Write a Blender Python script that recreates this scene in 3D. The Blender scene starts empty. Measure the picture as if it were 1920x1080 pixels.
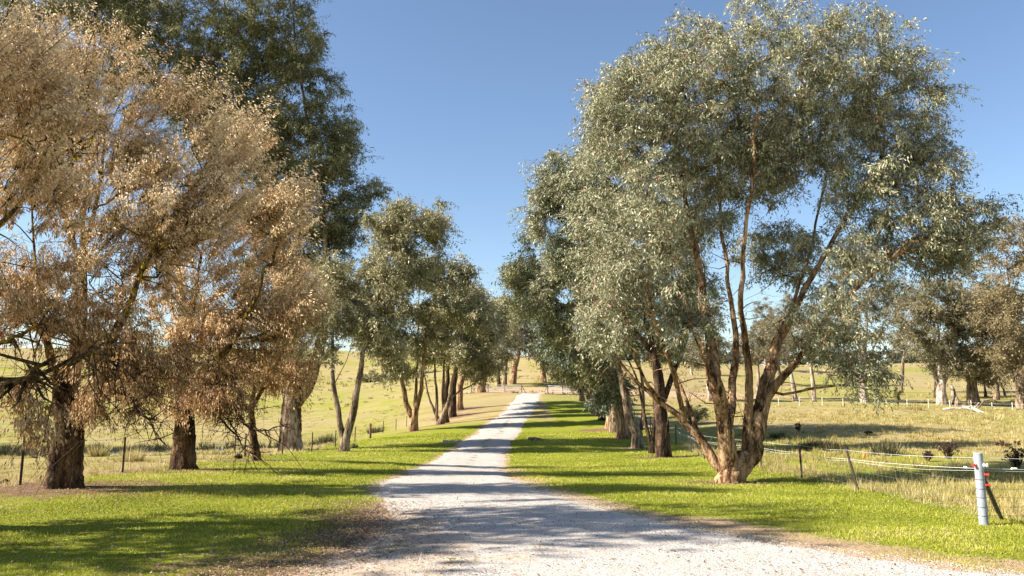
import bpy, math, random
import numpy as np
from math import radians, sin, cos, tan, pi

# ------------------------------------------------------------------ camera, sky, sun, exposure
scene = bpy.context.scene
EYE = 2.4
F = 1500.0
PITCH = math.atan(185 / F)
cam_data = bpy.data.cameras.new('camera')
cam = bpy.data.objects.new('camera', cam_data)
scene.collection.objects.link(cam)
cam_data.sensor_width = 36
cam_data.lens = 36 * F / 1920
cam_data.clip_start = 0.1
cam_data.clip_end = 6000
cam.location = (0, 0, EYE)
cam.rotation_euler = (pi / 2 + PITCH, 0, 0)
scene.camera = cam

SUN_ELEV = radians(37)
SUN_TO = np.array([-cos(radians(9)), -sin(radians(9))])      # horizontal direction towards the sun
world = bpy.data.worlds.new('World')
scene.world = world
world.use_nodes = True
wn = world.node_tree.nodes
wn.clear()
sky = wn.new('ShaderNodeTexSky')
sky.sky_type = 'NISHITA'
sky.sun_disc = False
sky.sun_elevation = SUN_ELEV
sky.sun_rotation = math.atan2(SUN_TO[0], SUN_TO[1])
sky.altitude = 600
sky.air_density = 1.0
sky.dust_density = 0.8
sky.ozone_density = 2.3
bg = wn.new('ShaderNodeBackground')
bg.inputs['Strength'].default_value = 0.070
wo = wn.new('ShaderNodeOutputWorld')
world.node_tree.links.new(sky.outputs[0], bg.inputs[0])
world.node_tree.links.new(bg.outputs[0], wo.inputs[0])

sun_data = bpy.data.lights.new('sun', 'SUN')
sun_data.energy = 5.0
sun_data.angle = radians(0.53)
sun_data.color = (1.0, 0.925, 0.82)
sun = bpy.data.objects.new('sun', sun_data)
scene.collection.objects.link(sun)
from mathutils import Vector
sdir = Vector((SUN_TO[0] * cos(SUN_ELEV), SUN_TO[1] * cos(SUN_ELEV), sin(SUN_ELEV)))
sun.rotation_euler = sdir.to_track_quat('Z', 'Y').to_euler()

scene.view_settings.view_transform = 'Standard'
scene.view_settings.look = 'None'
scene.view_settings.exposure = 1.45
scene.view_settings.gamma = 1
scene.render.engine = 'CYCLES'
scene.cycles.max_bounces = 6
scene.cycles.diffuse_bounces = 3
scene.cycles.transmission_bounces = 4
scene.cycles.glossy_bounces = 2

# ------------------------------------------------------------------ geometry of the place
def at(px, py, d):
    """the point at world Y = d seen at pixel (px, py) of the 1920 x 1080 photograph"""
    u = (px - 960) / F
    v = (540 - py) / F
    s, c = sin(PITCH), cos(PITCH)
    dy = c - v * s
    t = d / dy
    return np.array([u * t, d, EYE + (s + v * c) * t])

def pxm(d):
    return F / d

_ctrl = [  # pixel column, pixel row, distance: ground read off the photograph
    (960, 1080, 10.6), (0, 1080, 10.9), (1920, 1080, 10.6), (500, 1000, 14.3), (1400, 1000, 14.0),
    (830, 912, 22), (1100, 912, 22), (1370, 905, 25), (1613, 920, 22), (1845, 985, 14.5), (1503, 900, 26), (1427, 881, 30.5),
    (37, 908, 20.5), (120, 913, 20), (232, 885, 26), (345, 880, 26.5), (482, 865, 32.5), (540, 846, 48), (645, 847, 44),
    (895, 850, 44), (940, 800, 67), (997, 738, 122), (962, 770, 88), (775, 808, 66), (825, 795, 76), (862, 768, 93), (903, 736, 116),
    (1000, 870, 37), (1040, 830, 50), (1060, 790, 69),
    (1244, 858, 40), (1195, 840, 48), (1165, 822, 55), (1140, 805, 63), (1118, 780, 76), (1095, 755, 95), (1050, 738, 122),
    (694, 822, 67), (762, 801, 84), (430, 838, 60), (150, 846, 55), (0, 846, 56), (330, 822, 76), (60, 815, 80),
    (650, 716, 200), (400, 716, 200), (100, 716, 200), (640, 770, 120), (300, 770, 120), (0, 765, 125),
    (640, 657, 300), (100, 652, 300), (400, 655, 300), (820, 662, 290),
    (1600, 862, 34), (1850, 900, 25), (1700, 815, 50), (1500, 800, 56), (1480, 762, 98), (1900, 772, 92), (1740, 762, 98), (1900, 810, 54),
    (1700, 742, 128), (1400, 742, 128), (1920, 742, 128), (1700, 683, 260), (1400, 686, 255), (1920, 688, 265), (1200, 680, 250),
    (1018, 717, 140), (960, 716, 142), (1018, 668, 235), (1300, 800, 60), (1250, 765, 95),
]
_P = [at(*c) for c in _ctrl]
for x, y, z in [(-25, 5, .1), (0, 0, .25), (25, 5, .1), (0, -40, .4), (-60, -40, 0), (60, -40, 0.5), (45, 14, 0), (-30, 22, -.7), (40, 30, -.2),
                (-60, 40, -2.0), (-120, 60, -2.4), (110, 60, .3), (-200, 150, 2), (200, 130, 1.5), (220, 260, 10), (-260, 300, 15),
                (0, 420, 8), (-250, 450, 8), (250, 420, 5), (0, 650, 0), (-400, 600, 0), (400, 600, 0), (-400, 200, 6), (400, 200, 4),
                (-300, -100, 0), (300, -100, 0), (0, -300, 0)]:
    _P.append(np.array([x, y, z]))
_P = np.array(_P)
_C = _P[:, :2] / 50.0
def _K(A, B):
    d2 = ((A[:, None, :] - B[None, :, :]) ** 2).sum(-1)
    return 0.5 * d2 * np.log(d2 + 1e-12)
_n = len(_C)
_M = np.zeros((_n + 3, _n + 3))
_M[:_n, :_n] = _K(_C, _C) + np.eye(_n) * 0.0006
_M[:_n, _n] = 1; _M[:_n, _n + 1:] = _C
_M[_n:, :_n] = _M[:_n, _n:].T
_W = np.linalg.solve(_M, np.concatenate([_P[:, 2], np.zeros(3)]))

def smooth(a, b, x):
    t = np.clip((x - a) / (b - a), 0, 1)
    return t * t * (3 - 2 * t)

_lat = np.random.RandomState(5).rand(256, 256)
def noise(x, y, scale=1.0, seed=0):
    x = np.asarray(x) / scale + seed * 17.3; y = np.asarray(y) / scale + seed * 9.1
    xi = np.floor(x).astype(int); yi = np.floor(y).astype(int)
    fx = x - xi; fy = y - yi
    fx = fx * fx * (3 - 2 * fx); fy = fy * fy * (3 - 2 * fy)
    g = lambda a, b: _lat[a % 256, b % 256]
    return (g(xi, yi) * (1 - fx) + g(xi + 1, yi) * fx) * (1 - fy) + (g(xi, yi + 1) * (1 - fx) + g(xi + 1, yi + 1) * fx) * fy

POND = (-26.0, 62.0)
def creek_dist(x, y):
    """distance across the creek line that runs along the left paddock"""
    yc = 57.5 + 3.0 * np.sin((x + 20) / 14.0) + np.where(x > -20, (x + 20) * 0.35, 0)
    return (y - yc)

def ground(x, y):
    x = np.atleast_1d(np.asarray(x, float)); y = np.atleast_1d(np.asarray(y, float))
    out = np.empty(x.size)
    xf, yf = x.ravel(), y.ravel()
    for i in range(0, x.size, 20000):
        q = np.stack([xf[i:i + 20000], yf[i:i + 20000]], 1) / 50.0
        out[i:i + 20000] = _K(q, _C) @ _W[:_n] + _W[_n] + q @ _W[_n + 1:]
    out = out.reshape(x.shape)
    r = np.hypot(x, y)
    w = smooth(450, 800, r)
    out = out * (1 - w)
    out = out + (noise(x, y, 7, 1) - .5) * .12 * smooth(8, 40, r) + (noise(x, y, 1.6, 2) - .5) * .035
    out = out + (noise(x, y, 45, 3) - .5) * 1.6 * smooth(130, 260, r) * (1 - w)
    # creek bed in the left paddock
    cd = creek_dist(x, y)
    tr = np.exp(-(cd / 4.2) ** 4) * smooth(-12.5, -15, x) * smooth(-75, -60, x)
    out = out - .55 * tr
    return out

def gz(x, y):
    return float(ground(x, y)[0])

def hit(px, py):
    """where the ray of a pixel meets the ground"""
    ds = np.concatenate([np.arange(8, 60, .1), np.arange(60, 320, .4)])
    pts = np.array([at(px, py, d) for d in ds])
    g = ground(pts[:, 0], pts[:, 1])
    k = np.argmax(pts[:, 2] <= g)
    return pts[k]

# ------------------------------------------------------------------ helpers: objects and tags
col = scene.collection
def tag(o, label, cat, group=None):
    o['label'] = label; o['category'] = cat
    if group: o['group'] = group
    return o
def empty(name, loc, label, cat, group=None, rz=0):
    o = bpy.data.objects.new(name, None); col.objects.link(o)
    o.location = loc; o.rotation_euler = (0, 0, rz)
    o.empty_display_size = .3
    return tag(o, label, cat, group)
def mesh_np(name, V, faces_n, idx, mats, parent=None, mat_idx=None, tint=None, smooth_=False):
    """V (n,3); faces_n: verts per face (k); idx flat loop indices"""
    me = bpy.data.meshes.new(name)
    V = np.asarray(V, np.float32)
    me.vertices.add(len(V)); me.vertices.foreach_set('co', V.ravel())
    faces_n = np.asarray(faces_n, np.int32); idx = np.asarray(idx, np.int32)
    me.loops.add(len(idx)); me.loops.foreach_set('vertex_index', idx)
    me.polygons.add(len(faces_n))
    st = np.concatenate([[0], np.cumsum(faces_n)[:-1]]).astype(np.int32)
    me.polygons.foreach_set('loop_start', st)
    me.polygons.foreach_set('loop_total', faces_n)
    if mat_idx is not None: me.polygons.foreach_set('material_index', np.asarray(mat_idx, np.int32))
    me.polygons.foreach_set('use_smooth', np.full(len(faces_n), smooth_))
    for m in (mats if isinstance(mats, (list, tuple)) else [mats]): me.materials.append(m)
    if tint is not None:
        a = me.attributes.new('tint', 'FLOAT', 'FACE'); a.data.foreach_set('value', np.asarray(tint, np.float32))
    me.update(calc_edges=True)
    o = bpy.data.objects.new(name, me); col.objects.link(o)
    if parent is not None: o.parent = parent
    return o

class MB:
    """collects simple solids into one mesh"""
    def __init__(s): s.V = []; s.F = []; s.n = 0; s.M = []; s.m = 0
    def add(s, V, F):
        s.V.append(np.asarray(V, float)); s.F += [[i + s.n for i in f] for f in F]; s.n += len(V); s.M += [s.m] * len(F)
    def tube(s, pts, rad, sides=8, cap=True, rough=0, rng=None):
        pts = np.asarray(pts, float); n = len(pts)
        rad = np.broadcast_to(np.asarray(rad, float), (n,))
        T = np.gradient(pts, axis=0); T /= np.linalg.norm(T, axis=1)[:, None] + 1e-9
        up = np.array([0, 0, 1.]) if abs(T[0][2]) < .9 else np.array([1., 0, 0])
        A = np.zeros_like(pts); a = np.cross(T[0], up); a /= np.linalg.norm(a)
        for i in range(n):
            a = a - T[i] * a.dot(T[i]); a /= np.linalg.norm(a) + 1e-9; A[i] = a
        B = np.cross(T, A)
        th = np.arange(sides) / sides * 2 * pi
        R = rad[:, None] * np.ones(sides)
        if rough and rng is not None:
            nz = rng.rand(n, sides) - .5
            ridge = np.cumsum(rng.randn(n, sides), 0); ridge = ridge / (np.abs(ridge).max() + 1e-6)
            flute = rng.rand(sides) - .5
            R = R * (1 + rough * (nz * .55 + ridge * .45 + flute[None, :] * .6))
        V = pts[:, None, :] + R[:, :, None] * (np.cos(th)[None, :, None] * A[:, None, :] + np.sin(th)[None, :, None] * B[:, None, :])
        Fc = []
        for i in range(n - 1):
            for j in range(sides):
                k = (j + 1) % sides
                Fc.append([i * sides + j, i * sides + k, (i + 1) * sides + k, (i + 1) * sides + j])
        if cap:
            Fc.append(list(range(sides))[::-1]); Fc.append([(n - 1) * sides + j for j in range(sides)])
        s.add(V.reshape(-1, 3), Fc)
    def box(s, c, size, rz=0, tilt=None):
        x, y, z = [q / 2 for q in size]
        V = np.array([[a * x, b * y, d * z] for a in (-1, 1) for b in (-1, 1) for d in (-1, 1)], float)
        if tilt is not None: V = V @ np.array(tilt.to_3x3()).T
        R = np.array([[cos(rz), -sin(rz), 0], [sin(rz), cos(rz), 0], [0, 0, 1]])
        V = V @ R.T + np.asarray(c)
        s.add(V, [[0, 1, 3, 2], [4, 6, 7, 5], [0, 4, 5, 1], [2, 3, 7, 6], [0, 2, 6, 4], [1, 5, 7, 3]])
    def build(s, name, mats, parent=None, smooth_=False):
        V = np.concatenate(s.V)
        return mesh_np(name, V, [len(f) for f in s.F], [i for f in s.F for i in f], mats, parent, mat_idx=s.M, smooth_=smooth_)

# ------------------------------------------------------------------ materials
def mat(name):
    m = bpy.data.materials.new(name); m.use_nodes = True
    nt = m.node_tree; nt.nodes.clear()
    out = nt.nodes.new('ShaderNodeOutputMaterial')
    return m, nt, out
def N(nt, t, **kw):
    n = nt.nodes.new(t)
    for k, v in kw.items():
        if k.startswith('_'): setattr(n, k[1:], v)
        else: n.inputs[k.replace('__', ' ')].default_value = v
    return n
def ramp(nt, stops, src):
    r = nt.nodes.new('ShaderNodeValToRGB'); e = r.color_ramp.elements
    while len(e) < len(stops): e.new(.5)
    for q, (p, c) in zip(e, stops): q.position = p; q.color = (*c, 1) if len(c) == 3 else c
    nt.links.new(src, r.inputs[0]); return r
def mix(nt, a, b, f):
    m = nt.nodes.new('ShaderNodeMix'); m.data_type = 'RGBA'
    for s, v in ((6, a), (7, b), (0, f)):
        if hasattr(v, 'is_output'): nt.links.new(v, m.inputs[s])
        elif isinstance(v, tuple): m.inputs[s].default_value = (*v, 1)
        else: m.inputs[s].default_value = v
    return m.outputs[2]
def mth(nt, op, a, b=None, clamp=False):
    m = nt.nodes.new('ShaderNodeMath'); m.operation = op; m.use_clamp = clamp
    for s, v in ((0, a), (1, b)):
        if v is None: continue
        if hasattr(v, 'is_output'): nt.links.new(v, m.inputs[s])
        else: m.inputs[s].default_value = v
    return m.outputs[0]
def ntex(nt, scale, detail=4, rough=.6, coord=None, stretch=None):
    if coord is None:
        g = nt.nodes.new('ShaderNodeNewGeometry'); coord = g.outputs['Position']
    if stretch:
        mp = nt.nodes.new('ShaderNodeMapping'); mp.inputs['Scale'].default_value = stretch
        nt.links.new(coord, mp.inputs[0]); coord = mp.outputs[0]
    n = N(nt, 'ShaderNodeTexNoise', Scale=scale, Detail=detail, Roughness=rough); nt.links.new(coord, n.inputs['Vector'])
    return n.outputs['Fac']
def bump(nt, h, strength, dist):
    b = N(nt, 'ShaderNodeBump', Strength=strength, Distance=dist); nt.links.new(h, b.inputs['Height']); return b.outputs[0]

def leaf_mat(name, stops, transl=.3, rough=.45, spec=.35):
    m, nt, out = mat(name)
    a = nt.nodes.new('ShaderNodeAttribute'); a.attribute_name = 'tint'
    big = ntex(nt, .55, 2)
    f = mth(nt, 'ADD', a.outputs['Fac'], mth(nt, 'MULTIPLY', mth(nt, 'SUBTRACT', big, .5), .9))
    r = ramp(nt, stops, f)
    p = N(nt, 'ShaderNodeBsdfPrincipled', Roughness=rough); p.inputs['Specular IOR Level'].default_value = spec
    nt.links.new(r.outputs[0], p.inputs['Base Color'])
    t = nt.nodes.new('ShaderNodeBsdfTranslucent'); nt.links.new(r.outputs[0], t.inputs[0])
    x = nt.nodes.new('ShaderNodeMixShader'); x.inputs[0].default_value = transl
    nt.links.new(p.outputs[0], x.inputs[1]); nt.links.new(t.outputs[0], x.inputs[2]); nt.links.new(x.outputs[0], out.inputs[0])
    return m
def bark_mat(name, dark, mid, light, scale=5, lichen=None, bmp=.9):
    m, nt, out = mat(name)
    tc = nt.nodes.new('ShaderNodeTexCoord')
    n1 = ntex(nt, scale, 6, .65, tc.outputs['Object'], (1, 1, .22))
    n2 = ntex(nt, scale * 4, 4, .7, tc.outputs['Object'], (1, 1, .35))
    n3 = ntex(nt, .9, 2, .5, tc.outputs['Object'])
    h = mth(nt, 'ADD', mth(nt, 'MULTIPLY', n1, .65), mth(nt, 'MULTIPLY', n2, .35))
    r = ramp(nt, [(.43, dark), (.5, mid), (.58, light)], h)
    c = r.outputs[0]
    c = mix(nt, c, tuple(q * .55 for q in mid), mth(nt, 'MULTIPLY', ramp(nt, [(.45, (0, 0, 0)), (.65, (1, 1, 1))], n3).outputs[0], .5))
    if lichen:
        n4 = ntex(nt, 7, 5, .7, tc.outputs['Object'])
        sx = nt.nodes.new('ShaderNodeSeparateXYZ'); nt.links.new(tc.outputs['Object'], sx.inputs[0])
        hi = ramp(nt, [(.22, (0, 0, 0)), (.36, (1, 1, 1))], mth(nt, 'MULTIPLY', sx.outputs[2], .1)).outputs[0]
        c = mix(nt, c, lichen, mth(nt, 'MULTIPLY', hi, ramp(nt, [(.50, (0, 0, 0)), (.60, (1, 1, 1))], n4).outputs[0]))
    p = N(nt, 'ShaderNodeBsdfPrincipled', Roughness=.92); p.inputs['Specular IOR Level'].default_value = .15
    nt.links.new(c, p.inputs['Base Color'])
    nt.links.new(bump(nt, h, bmp, .12), p.inputs['Normal'])
    nt.links.new(p.outputs[0], out.inputs[0])
    return m
def plain(name, c, rough=.7, metal=0, var=.25, scale=20):
    m, nt, out = mat(name)
    n = ntex(nt, scale, 4, .6)
    cc = mix(nt, tuple(q * (1 - var) for q in c), tuple(min(1, q * (1 + var)) for q in c), n)
    p = N(nt, 'ShaderNodeBsdfPrincipled', Roughness=rough, Metallic=metal)
    nt.links.new(cc, p.inputs['Base Color']); nt.links.new(bump(nt, n, .3, .005), p.inputs['Normal'])
    nt.links.new(p.outputs[0], out.inputs[0]); return m

L_HERO = leaf_mat('leaf_grey_green', [(0, (.06, .07, .03)), (.3, (.20, .21, .11)), (.6, (.40, .40, .25)), (.93, (.60, .58, .40)), (1, (.36, .12, .06))], .18, .5, .25)
L_DARK = leaf_mat('leaf_dark_green', [(0, (.06, .068, .024)), (.4, (.17, .175, .07)), (.8, (.36, .34, .16)), (1, (.48, .41, .22))], .25, .45, .25)
L_OLIVE = leaf_mat('leaf_olive', [(0, (.10, .098, .044)), (.35, (.25, .24, .12)), (.75, (.44, .41, .24)), (1, (.56, .43, .26))], .22, .45, .3)
L_FAR = leaf_mat('leaf_far', [(0, (.10, .09, .045)), (.4, (.18, .165, .085)), (.8, (.28, .245, .135)), (1, (.38, .28, .17))], .25, .5, .3)
L_RUST = leaf_mat('leaf_rusty', [(0, (.12, .095, .045)), (.4, (.23, .185, .09)), (.8, (.33, .265, .145)), (1, (.44, .31, .18))], .25, .5, .3)
L_BROWN = leaf_mat('leaf_dead_brown', [(0, (.12, .06, .028)), (.3, (.39, .215, .09)), (.65, (.62, .43, .215)), (1, (.80, .66, .43))], .22, .55, .25)
L_BLUE = leaf_mat('leaf_blue_green', [(0, (.10, .13, .085)), (.5, (.19, .23, .165)), (1, (.33, .36, .27))], .18, .42, .5)
B_RED = bark_mat('bark_red_brown', (.035, .018, .010), (.26, .145, .07), (.52, .35, .20))
B_DARK = bark_mat('bark_dark', (.010, .007, .005), (.05, .03, .018), (.14, .085, .05))
B_PALE = bark_mat('bark_pale', (.10, .065, .04), (.33, .25, .18), (.56, .49, .40), 3, None, .5)
B_SHED = bark_mat('bark_shedding', (.035, .022, .014), (.14, .09, .052), (.44, .36, .27), 2.2, None, .9)
B_GREY = bark_mat('bark_grey_tan', (.05, .035, .022), (.20, .14, .085), (.40, .31, .21), 5)
B_LICHEN = bark_mat('bark_lichen', (.012, .008, .006), (.075, .042, .02), (.19, .115, .055), 5, (.36, .26, .02))
B_DEAD = bark_mat('bark_dead_white', (.25, .2, .15), (.5, .45, .38), (.68, .63, .56), 6, None, .4)

# ------------------------------------------------------------------ driveway edges (world y -> x)
_Lpx = [(975, 738), (962, 752), (944, 770), (906, 800), (872, 825), (836, 850), (772, 880), (722, 903), (706, 914), (712, 928), (735, 950), (742, 975), (720, 1000), (670, 1030), (560, 1078)]
_Rpx = [(1018, 738), (1010, 752), (1000, 770), (982, 800), (966, 825), (950, 850), (944, 872), (955, 893), (985, 908), (1040, 928), (1110, 948), (1205, 970), (1330, 996), (1500, 1025), (1660, 1048), (1900, 1076)]
_Lw = np.array([hit(*p)[:2] for p in _Lpx]); _Rw = np.array([hit(*p)[:2] for p in _Rpx])
_Lw = np.vstack([_Lw, [[-3.6, 8.5], [-5.0, 5], [-6, -40]]]); _Rw = np.vstack([_Rw, [[10, 9.6], [22, 8.6], [40, 7.5]]])
_Lw = _Lw[np.argsort(_Lw[:, 1])]; _Rw = _Rw[np.argsort(_Rw[:, 1])]
def road_edges(y):
    y = np.asarray(y, float)
    xl = np.interp(y, _Lw[:, 1], _Lw[:, 0]); xr = np.interp(y, _Rw[:, 1], _Rw[:, 0])
    return xl, np.where(y < 7.5, 40, xr)
def road_out(x, y):
    """signed distance outside the driveway (x-wise, softened)"""
    xl, xr = road_edges(y)
    d = np.maximum(xl - x, x - xr)
    d = np.where((x > 3) & (y < 16), d * .55, d)
    return np.where(y > 123, np.maximum(d, y - 123), d)

TREE_BASES = []   # filled while trees are planted: (x, y, litter radius)
_tree_px = [(120, 913, 20, 3.0), (345, 880, 26.5, 2.2), (482, 865, 32.5, 1.6), (540, 846, 48, 1.8), (645, 847, 44, .9), (1370, 905, 25, 1.3), (1244, 858, 40, 1.3),
            (1195, 840, 48, 1.3), (1165, 822, 55, 1.5), (775, 808, 66, 1.5), (825, 795, 76, 2.5), (849, 775, 88, 2.5), (862, 768, 93, 2.5), (903, 736, 116, 3), (1140, 805, 63, 2)]
for a, b, d, r in _tree_px:
    p = at(a, b, d); TREE_BASES.append((p[0], p[1], r))

def fields(x, y):
    """greenness, dirt and litter of the ground"""
    lawn = smooth(-13.2, -11.6, x) * (1 - smooth(9.3, 10.4, np.where(y > 14, x, x * .4)))
    far = smooth(58, 84, y)
    gl = 1 - .85 * far * (x < 4) - .7 * smooth(85, 112, y) * (x >= 4)
    n1 = noise(x, y, 6, 4); n2 = noise(x, y, 18, 5); n3 = noise(x, y, 2.3, 6)
    pad = np.where(x < 0, .39 + .5 * (n2 - .5), .26 + .6 * (n2 - .5))
    pad = pad + .5 * np.exp(-((x - 12.5) / 5.0) ** 2) * (y > 17) * (1 - smooth(48, 75, y))
    pad = pad + .25 * np.exp(-((y - 72) / 7) ** 2) * (x > 12)
    pad = pad - .1 * smooth(150, 260, y)
    g = lawn * gl + (1 - lawn) * pad + .3 * (n1 - .5) + .2 * (n3 - .5)
    g = g - .35 * np.exp(-((x + 12.4) / 2.2) ** 2) * (y < 60)
    g = g - .22 * np.exp(-((x - 9.9) / 1.0) ** 2) * (y > 12)
    ro = road_out(x, y)
    dirt = np.where(x > 0, 1.25 * np.exp(-(ro / .8) ** 2) * (y < 34), np.exp(-(ro / .4) ** 2) * .7) * (ro > -.6)
    dirt = np.maximum(dirt, .9 * smooth(116, 122, y) * (1 - smooth(128, 136, y)) * smooth(-16, -6, x) * (1 - smooth(30, 60, x)))
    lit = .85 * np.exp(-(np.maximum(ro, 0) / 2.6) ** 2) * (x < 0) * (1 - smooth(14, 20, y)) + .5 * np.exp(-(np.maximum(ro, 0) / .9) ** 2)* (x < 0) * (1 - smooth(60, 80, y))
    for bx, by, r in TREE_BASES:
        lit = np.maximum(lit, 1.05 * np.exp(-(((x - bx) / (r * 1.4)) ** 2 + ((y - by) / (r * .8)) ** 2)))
    return np.clip(g, 0, 1), np.clip(dirt, 0, 1), np.clip(lit, 0, 1)

# ------------------------------------------------------------------ ground sheet
def sinh_axis(c, A, lo, hi, n):
    a, b = math.asinh((lo - c) / A), math.asinh((hi - c) / A)
    return c + A * np.sinh(np.linspace(a, b, n))
xs = sinh_axis(0, 12, -2500, 2500, 460); ys = sinh_axis(18, 14, -900, 4000, 560)
X, Y = np.meshgrid(xs, ys)
Z = ground(X, Y)
ro = road_out(X, Y)
Z = Z - .05 * smooth(.1, -.5, ro)
nx, ny = len(xs), len(ys)
ii = np.arange(nx * ny).reshape(ny, nx)
quad = np.stack([ii[:-1, :-1], ii[:-1, 1:], ii[1:, 1:], ii[1:, :-1]], -1).reshape(-1, 4)

m, nt, out = mat('grass_ground')
ag = nt.nodes.new('ShaderNodeAttribute'); ag.attribute_name = 'green'
ad = nt.nodes.new('ShaderNodeAttribute'); ad.attribute_name = 'dirt'
al = nt.nodes.new('ShaderNodeAttribute'); al.attribute_name = 'litter'
nf = ntex(nt, 14, 5, .7); nm = ntex(nt, 2.2, 5, .65); nb = ntex(nt, .35, 4, .6); nvf = ntex(nt, 60, 3, .7)
fine = mth(nt, 'ADD', mth(nt, 'MULTIPLY', nf, .6), mth(nt, 'MULTIPLY', nvf, .4))
green = mix(nt, (.085, .105, .012), (.34, .35, .038), ramp(nt, [(.32, (0, 0, 0)), (.68, (1, 1, 1))], fine).outputs[0])
dry = mix(nt, (.185, .145, .062), (.40, .32, .165), ramp(nt, [(.3, (0, 0, 0)), (.7, (1, 1, 1))], fine).outputs[0])
nh = ntex(nt, .045, 5, .65); dry = mix(nt, dry, (.34, .27, .12), mth(nt, 'MULTIPLY', ramp(nt, [(.46, (0, 0, 0)), (.6, (1, 1, 1))], nh).outputs[0], .6))
dry = mix(nt, dry, (.27, .16, .075), mth(nt, 'MULTIPLY', ramp(nt, [(.5, (0, 0, 0)), (.7, (1, 1, 1))], nb).outputs[0], .6))
gf = mth(nt, 'ADD', ag.outputs['Fac'], mth(nt, 'MULTIPLY', mth(nt, 'SUBTRACT', mth(nt, 'ADD', nm, mth(nt, 'MULTIPLY', nb, 1.0)), 1.0), 1.3))
gf = ramp(nt, [(.15, (0, 0, 0)), (.8, (1, 1, 1))], gf).outputs[0]
c = mix(nt, dry, green, gf)
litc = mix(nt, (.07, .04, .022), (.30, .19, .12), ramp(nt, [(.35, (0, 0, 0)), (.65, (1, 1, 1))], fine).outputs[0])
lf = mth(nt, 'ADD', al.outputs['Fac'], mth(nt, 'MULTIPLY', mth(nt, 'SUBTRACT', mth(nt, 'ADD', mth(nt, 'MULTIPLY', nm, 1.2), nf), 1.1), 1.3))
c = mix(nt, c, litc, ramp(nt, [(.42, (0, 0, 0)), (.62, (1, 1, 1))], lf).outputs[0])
dirtc = mix(nt, (.26, .165, .095), (.52, .38, .25), nf)
df = mth(nt, 'ADD', ad.outputs['Fac'], mth(nt, 'MULTIPLY', mth(nt, 'SUBTRACT', mth(nt, 'ADD', nm, nf), 1.0), 1.1))
c = mix(nt, c, dirtc, ramp(nt, [(.42, (0, 0, 0)), (.6, (1, 1, 1))], df).outputs[0])
p = N(nt, 'ShaderNodeBsdfPrincipled', Roughness=1.0); p.inputs['Specular IOR Level'].default_value = .05
nt.links.new(c, p.inputs['Base Color'])
hgt = mth(nt, 'ADD', mth(nt, 'MULTIPLY', nm, .5), fine)
nt.links.new(bump(nt, hgt, .7, .07), p.inputs['Normal']); nt.links.new(p.outputs[0], out.inputs[0])
M_GROUND = m
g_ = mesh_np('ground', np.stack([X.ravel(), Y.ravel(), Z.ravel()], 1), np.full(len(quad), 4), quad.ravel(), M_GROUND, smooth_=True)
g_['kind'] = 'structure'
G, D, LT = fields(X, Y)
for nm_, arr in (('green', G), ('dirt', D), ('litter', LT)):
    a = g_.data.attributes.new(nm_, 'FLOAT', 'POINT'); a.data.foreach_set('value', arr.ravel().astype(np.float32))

# ------------------------------------------------------------------ gravel driveway
yy = np.concatenate([np.arange(-30, 4, .8), np.arange(4, 30, .14), np.arange(30, 60, .3), np.arange(60, 123.5, .6)])
tt = np.concatenate([[0, .004, .01, .02], np.linspace(.035, .965, 44), [.98, .99, .996, 1]])
xl, xr = road_edges(yy)
xl = xl + (noise(yy, 0, .5, 8) - .5) * .5 + (noise(yy, 0, 2.2, 9) - .5) * .5
xr = xr + (noise(yy, 3, .5, 10) - .5) * .35 + (noise(yy, 0, 2.0, 11) - .5) * .35
RX = xl[:, None] + (xr - xl)[:, None] * tt[None, :]
RY = np.repeat(yy[:, None], len(tt), 1)
edge = np.minimum(RX - xl[:, None], xr[:, None] - RX)
RZ = ground(RX, RY) + .035 * smooth(0, .5, edge) - .012 + .012 * (noise(RX, RY, .25, 12) - .5) + .02 * (noise(RX, RY, 1.1, 13) - .5)
ni, nj = RX.shape
ii = np.arange(ni * nj).reshape(ni, nj)
quad = np.stack([ii[:-1, :-1], ii[:-1, 1:], ii[1:, 1:], ii[1:, :-1]], -1).reshape(-1, 4)
m, nt, out = mat('white_gravel')
geo = nt.nodes.new('ShaderNodeNewGeometry')
v = N(nt, 'ShaderNodeTexVoronoi', Scale=46); nt.links.new(geo.outputs['Position'], v.inputs['Vector'])
sep = nt.nodes.new('ShaderNodeSeparateColor'); nt.links.new(v.outputs['Color'], sep.inputs[0])
stone = ramp(nt, [(0, (.30, .26, .21)), (.12, (.44, .41, .37)), (.5, (.56, .53, .49)), (1, (.70, .67, .63))], sep.outputs[0]).outputs[0]
stone = mix(nt, stone, (.22, .19, .16), ramp(nt, [(.45, (0, 0, 0)), (.72, (1, 1, 1))], v.outputs['Distance']).outputs[0])
nb = ntex(nt, .8, 5, .65); nf = ntex(nt, 9, 4, .7)
ae = nt.nodes.new('ShaderNodeAttribute'); ae.attribute_name = 'soil'
sf = mth(nt, 'ADD', ae.outputs['Fac'], mth(nt, 'MULTIPLY', mth(nt, 'SUBTRACT', mth(nt, 'ADD', nb, nf), 1.0), 1.4))
nq = ntex(nt, 1.7, 5, .7, None, (1, .55, 1)); stone = mix(nt, stone, (.40, .33, .26), mth(nt, 'MULTIPLY', ramp(nt, [(.42, (0, 0, 0)), (.66, (1, 1, 1))], nq).outputs[0], .55))
soil = mix(nt, (.30, .21, .14), (.48, .38, .28), nf)
c = mix(nt, stone, soil, ramp(nt, [(.45, (0, 0, 0)), (.75, (.85, .85, .85))], sf).outputs[0])
aw = nt.nodes.new('ShaderNodeAttribute'); aw.attribute_name = 'weed'
wf = mth(nt, 'ADD', aw.outputs['Fac'], mth(nt, 'MULTIPLY', mth(nt, 'SUBTRACT', mth(nt, 'ADD', nb, nf), 1.0), 1.6))
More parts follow.
